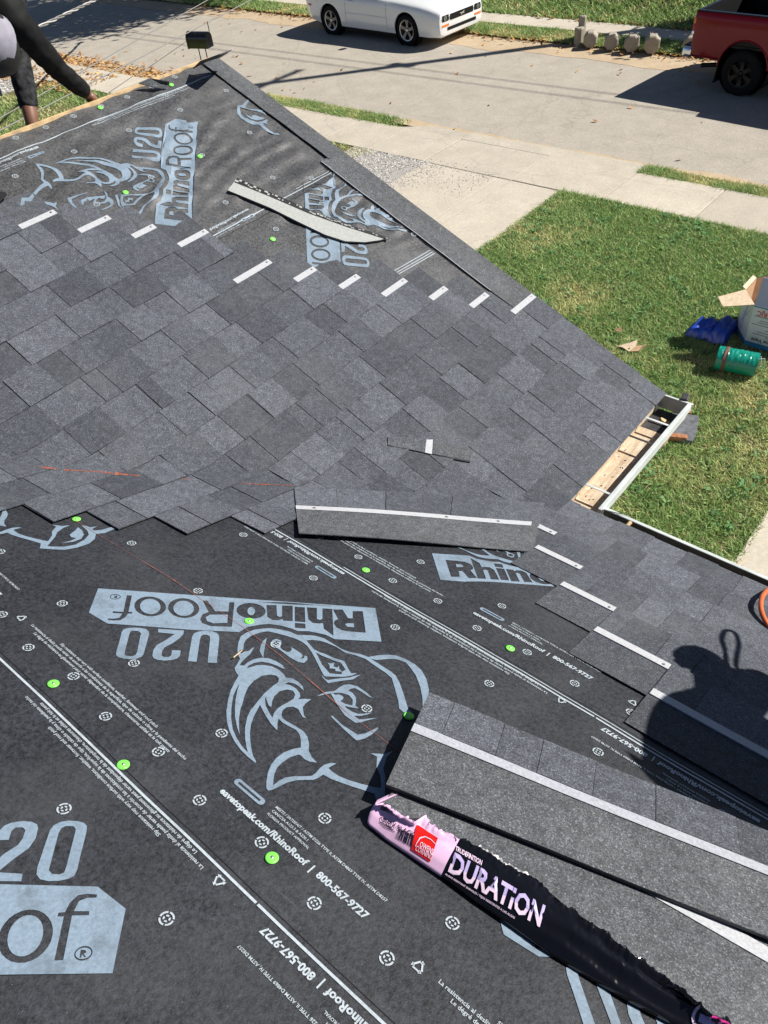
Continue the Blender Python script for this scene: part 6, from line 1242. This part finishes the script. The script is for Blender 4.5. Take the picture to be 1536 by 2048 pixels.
# ------------------------------------------------------------------ people
plain('skin', (0.20, 0.095, 0.060), 0.5, var=0.08)
plain('shirt_black', (0.006, 0.0065, 0.007), 0.75, var=0.3, scale=14, spec=0.25)
plain('denim_dark', (0.028, 0.029, 0.032), 0.9, var=0.6, scale=34, spec=0.2, bmp=0.4, bscale=120)
plain('cap_grey', (0.26, 0.25, 0.30), 0.8, var=0.1)
plain('hair_dark', (0.01, 0.009, 0.008), 0.6)
plain('boot_tan', (0.10, 0.06, 0.035), 0.7)
def skin_mesh(name, P, E, R, mat, parent, sub=2, root=0, wrinkle=0.0):
    P = np.asarray(P, float)-root_loc(parent); me = bpy.data.meshes.new(name); me.from_pydata(P.tolist(), E, []); o = bpy.data.objects.new(name, me); COL.objects.link(o)
    md = o.modifiers.new('Skin', 'SKIN'); md.use_smooth_shade = True
    for i, r in enumerate(R): me.skin_vertices[0].data[i].radius = (r, r) if np.isscalar(r) else r; me.skin_vertices[0].data[i].use_root = (i == root)
    o.modifiers.new('Sub', 'SUBSURF').levels = sub; o.modifiers[-1].render_levels = sub
    bpy.context.view_layer.update(); dg = bpy.context.evaluated_depsgraph_get(); nm = bpy.data.meshes.new_from_object(o.evaluated_get(dg)); o.modifiers.clear(); o.data = nm; bpy.data.meshes.remove(me)
    if wrinkle:
        for v in nm.vertices: c = v.co; d_ = noise.noise(c*9)*0.8+0.9*(0.5-abs(noise.noise(Vector((c.x*13+c.z*10, c.y*13-c.z*12, c.z*26)))))+0.5*noise.noise(c*38); v.co = c+v.normal*wrinkle*d_
    nm.materials.clear(); nm.materials.append(MATS[mat]); nm.polygons.foreach_set('use_smooth', [True]*len(nm.polygons)); o.parent = parent; return o
def hand(parent, W, D, up, s=1.0, curl=0.6, name='hand'):
    """W wrist, D direction of the fingers, up = back of the hand"""
    D = D/np.linalg.norm(D); up = up-D*(up @ D); up /= np.linalg.norm(up); S_ = np.cross(D, up); P = [W, W+D*0.035*s, W+D*0.085*s]; E = [(0, 1), (1, 2)]; R = [(0.026*s, 0.021*s), (0.036*s, 0.018*s), (0.040*s, 0.015*s)]
    for k, (off, L) in enumerate(((-0.030, 0.066), (-0.010, 0.077), (0.011, 0.073), (0.031, 0.058))):
        b = W+D*0.088*s+S_*off*s; c = len(P); d1 = D*math.cos(curl*0.5)-up*math.sin(curl*0.5); d2 = D*math.cos(curl*1.2)-up*math.sin(curl*1.2)
        P += [b, b+d1*L*0.5*s, b+d1*L*0.5*s+d2*L*0.5*s]; E += [(2, c), (c, c+1), (c+1, c+2)]; R += [0.0092*s, 0.0088*s, 0.0072*s]
    b = W+D*0.03*s-S_*0.034*s; c = len(P); P += [b, b+(D*0.7-S_*0.6-up*0.3)*0.035*s, b+(D*0.95-S_*0.6-up*0.6)*0.06*s]; E += [(1, c), (c, c+1), (c+1, c+2)]; R += [0.012*s, 0.010*s, 0.008*s]
    return skin_mesh(name, P, E, R, 'skin', parent, 2)
# roofer leaning over the ridge from the far slope
pr = thing('person', 'roofer in black long sleeves and grey cap leaning over the ridge', 'person', np.array([RIDGE_X-0.45, 1.55, zb(RIDGE_X)-0.2]))
sh = at_dist(30, 42, 4.02); el = at_dist(106, 128, 4.20); wr_ = at_dist(180, 193, 4.34); hd_ = at_dist(204, 220, 4.40)
sh2 = at_dist(-120, 25, 3.95); nk = at_dist(-52, 22, 3.98); chs = at_dist(-48, -35, 4.2); hip = at_dist(8, -60, 4.72); pel = at_dist(-35, -75, 4.75); hipl = at_dist(-75, -60, 4.75)
kn = at_dist(36, 118, 4.62); an = at_dist(63, 238, 4.50); ft = at_dist(70, 272, 4.50)
el2 = at_dist(-165, 130, 4.05); wr2 = at_dist(-120, 230, 4.1); knl = at_dist(-120, 120, 4.65); anl = at_dist(-110, 260, 4.6)
body_ = skin_mesh('body', [pel, chs, nk, at_dist(-36, 62, 3.93), sh, el, wr_, sh2, el2, wr2, hip, kn, an, ft, hipl, knl, anl], [(0, 1), (1, 2), (2, 3), (1, 4), (4, 5), (5, 6), (1, 7), (7, 8), (8, 9), (0, 10), (10, 11), (11, 12), (12, 13), (0, 14), (14, 15), (15, 16)], [0.13, 0.13, 0.05, 0.08, 0.05, 0.040, 0.027, 0.05, 0.04, 0.027, 0.09, 0.055, 0.034, 0.034, 0.09, 0.055, 0.036], 'skin', pr)
skin_mesh('shirt', [pel, chs, nk, sh, (sh+el)/2, el, (el+wr_)/2, wr_*0.93+el*0.07, sh2, el2, wr2], [(0, 1), (1, 2), (1, 3), (3, 4), (4, 5), (5, 6), (6, 7), (1, 8), (8, 9), (9, 10)], [0.16, 0.15, 0.070, 0.068, 0.056, 0.050, 0.042, 0.034, 0.07, 0.05, 0.038], 'shirt_black', pr, 3, wrinkle=0.008)
skin_mesh('trousers', [pel, hip, (hip+kn)/2, kn, (kn+an)/2, an*0.88+kn*0.12, hipl, knl, anl], [(0, 1), (1, 2), (2, 3), (3, 4), (4, 5), (0, 6), (6, 7), (7, 8)], [0.15, 0.090, 0.072, 0.056, 0.052, 0.043, 0.09, 0.06, 0.05], 'denim_dark', pr, 3, wrinkle=0.008)
hand(pr, wr_*0.9+el*0.1, np.array(hd_-wr_), np.array([0.3, -0.4, 0.8]), 0.95, 0.9); hand(pr, wr2, np.array([0.1, 0.2, -0.4]), np.array([0.5, -0.5, 0.3]))
hc = at_dist(-22, 84, 3.90); m = MB(); m.lathe([(0.001, 0.118), (0.05, 0.108), (0.085, 0.075), (0.102, 0.02), (0.104, -0.03), (0.095, -0.075), (0.06, -0.115), (0.001, -0.13)], axis=2, n=24); o = obj('head', [hc+np.array(v) for v in m.v], m.f, 'hair_dark', pr, smooth=True)
Rm = np.array(Matrix.Rotation(0.5, 3, 'Y')) @ np.array(Matrix.Rotation(0.9, 3, 'X')); m = MB(); m.lathe([(0.001, 0.128), (0.055, 0.118), (0.092, 0.085), (0.110, 0.03), (0.112, -0.025)], axis=2, n=28); cp = obj('cap', [hc+Rm @ np.array(v) for v in m.v], m.f, 'cap_grey', pr, smooth=True)
V = []
for a in np.linspace(-0.75, 0.75, 11):
    for r, z in ((0.108, -0.02), (0.17, -0.035), (0.185, -0.04)): V.append(hc+Rm @ np.array([r*math.sin(a), -r*math.cos(a), z]))
obj('cap_brim', V, [(i*3+j, (i+1)*3+j, (i+1)*3+j+1, i*3+j+1) for i in range(10) for j in range(2)], 'cap_grey', pr, smooth=True)
for q in (-0.035, 0.035): m = MB(); m.lathe([(0.001, 0.012), (0.010, 0.006), (0.012, 0.0)], axis=2, n=10); obj('eye', [hc+Rm @ np.array([q, -0.092, -0.045])+0.8*np.array(v) for v in m.v], m.f, 'skin', pr, smooth=True)

# second roofer, out of frame at the right, whose shadow falls on the main roof
def back(px, py, k): return on_a(px, py)+SUN*k
p2 = thing('person', 'crouching roofer beyond the right edge casting the shadow on the near roof', 'person', fmain(0.75, 0.15))
K = 1.05
pel2 = back(1620, 1690, K-0.25); ch2 = back(1470, 1515, K); nk2 = back(1420, 1375, K+0.02); hd2 = back(1405, 1328, K+0.02); shA = back(1418, 1440, K); elA = back(1505, 1350, K); wrA = back(1575, 1400, K-0.1); shB = back(1432, 1550, K); elB = back(1490, 1630, K-0.05); wrB = back(1600, 1690, K-0.2)
kA = back(1760, 1540, 0.45); aA = fmain(0.72, 0.10, 0.05); kB = back(1720, 1700, 0.4); aB = fmain(0.95, 0.35, 0.05)
skin_mesh('body', [pel2, ch2, nk2, hd2, shA, elA, wrA, shB, elB, wrB, kA, aA, kB, aB], [(0, 1), (1, 2), (2, 3), (1, 4), (4, 5), (5, 6), (1, 7), (7, 8), (8, 9), (0, 10), (10, 11), (0, 12), (12, 13)], [0.13, 0.10, 0.05, 0.055, 0.05, 0.04, 0.03, 0.05, 0.04, 0.03, 0.06, 0.04, 0.06, 0.04], 'skin', p2)
skin_mesh('shirt', [pel2, ch2, nk2, shA, elA, shB, elB], [(0, 1), (1, 2), (1, 3), (3, 4), (1, 5), (5, 6)], [0.215, 0.22, 0.06, 0.10, 0.055, 0.13, 0.10], 'shirt_black', p2, 2)
skin_mesh('trousers', [pel2, kA, aA+np.array([0, 0, 0.05]), kB, aB+np.array([0, 0, 0.05])], [(0, 1), (1, 2), (0, 3), (3, 4)], [0.15, 0.075, 0.055, 0.075, 0.055], 'denim_dark', p2, 2)
m = MB(); m.lathe([(0.001, 0.085), (0.045, 0.075), (0.066, 0.03), (0.068, -0.01)], axis=2, n=20); obj('cap', [hd2+np.array(v) for v in m.v], m.f, 'cap_grey', p2, smooth=True)
bd_ = back(1322, 1335, K+0.02)-hd2; bd_ /= np.linalg.norm(bd_); ss_ = np.cross(bd_, SUN); ss_ /= np.linalg.norm(ss_); obj('cap_brim', [hd2+bd_*0.05-ss_*0.02, hd2+bd_*0.05+ss_*0.02, hd2+bd_*0.105+ss_*0.018, hd2+bd_*0.105-ss_*0.018], [(0, 1, 2, 3)], 'cap_grey', p2)
hand(p2, wrA, np.array([0.3, 0.2, -0.6]), np.array([0, 0.5, 0.5])); hand(p2, wrB, np.array([0.3, 0.1, -0.7]), np.array([0, 0.5, 0.5]))
for P_, d in ((aA, 1), (aB, 1)): MB().box(P_+np.array([0.03, 0.04, 0.0])-N_A*0.005, (0.11, 0.27, 0.09), np.column_stack([[1, 0, 0], [0, CC, -SS], N_A]), 0.03).build('boot', 'boot_tan', p2)
lp = [back(*q, K) for q in ((1446, 1345), (1442, 1312), (1433, 1284), (1440, 1268), (1452, 1267), (1463, 1275), (1468, 1292), (1466, 1310), (1464, 1330), (1466, 1350))]  # unseen loop, shaped to cast the looped end of the roofer's shadow
hs2 = MB().tube(spline(lp), 0.0075, 8).build('shadow_loop', 'black_trim', None, smooth=True, loc=lp[0]); tag(hs2, 'unseen loop by the second roofer, shaped to cast the looped shadow', 'strap')
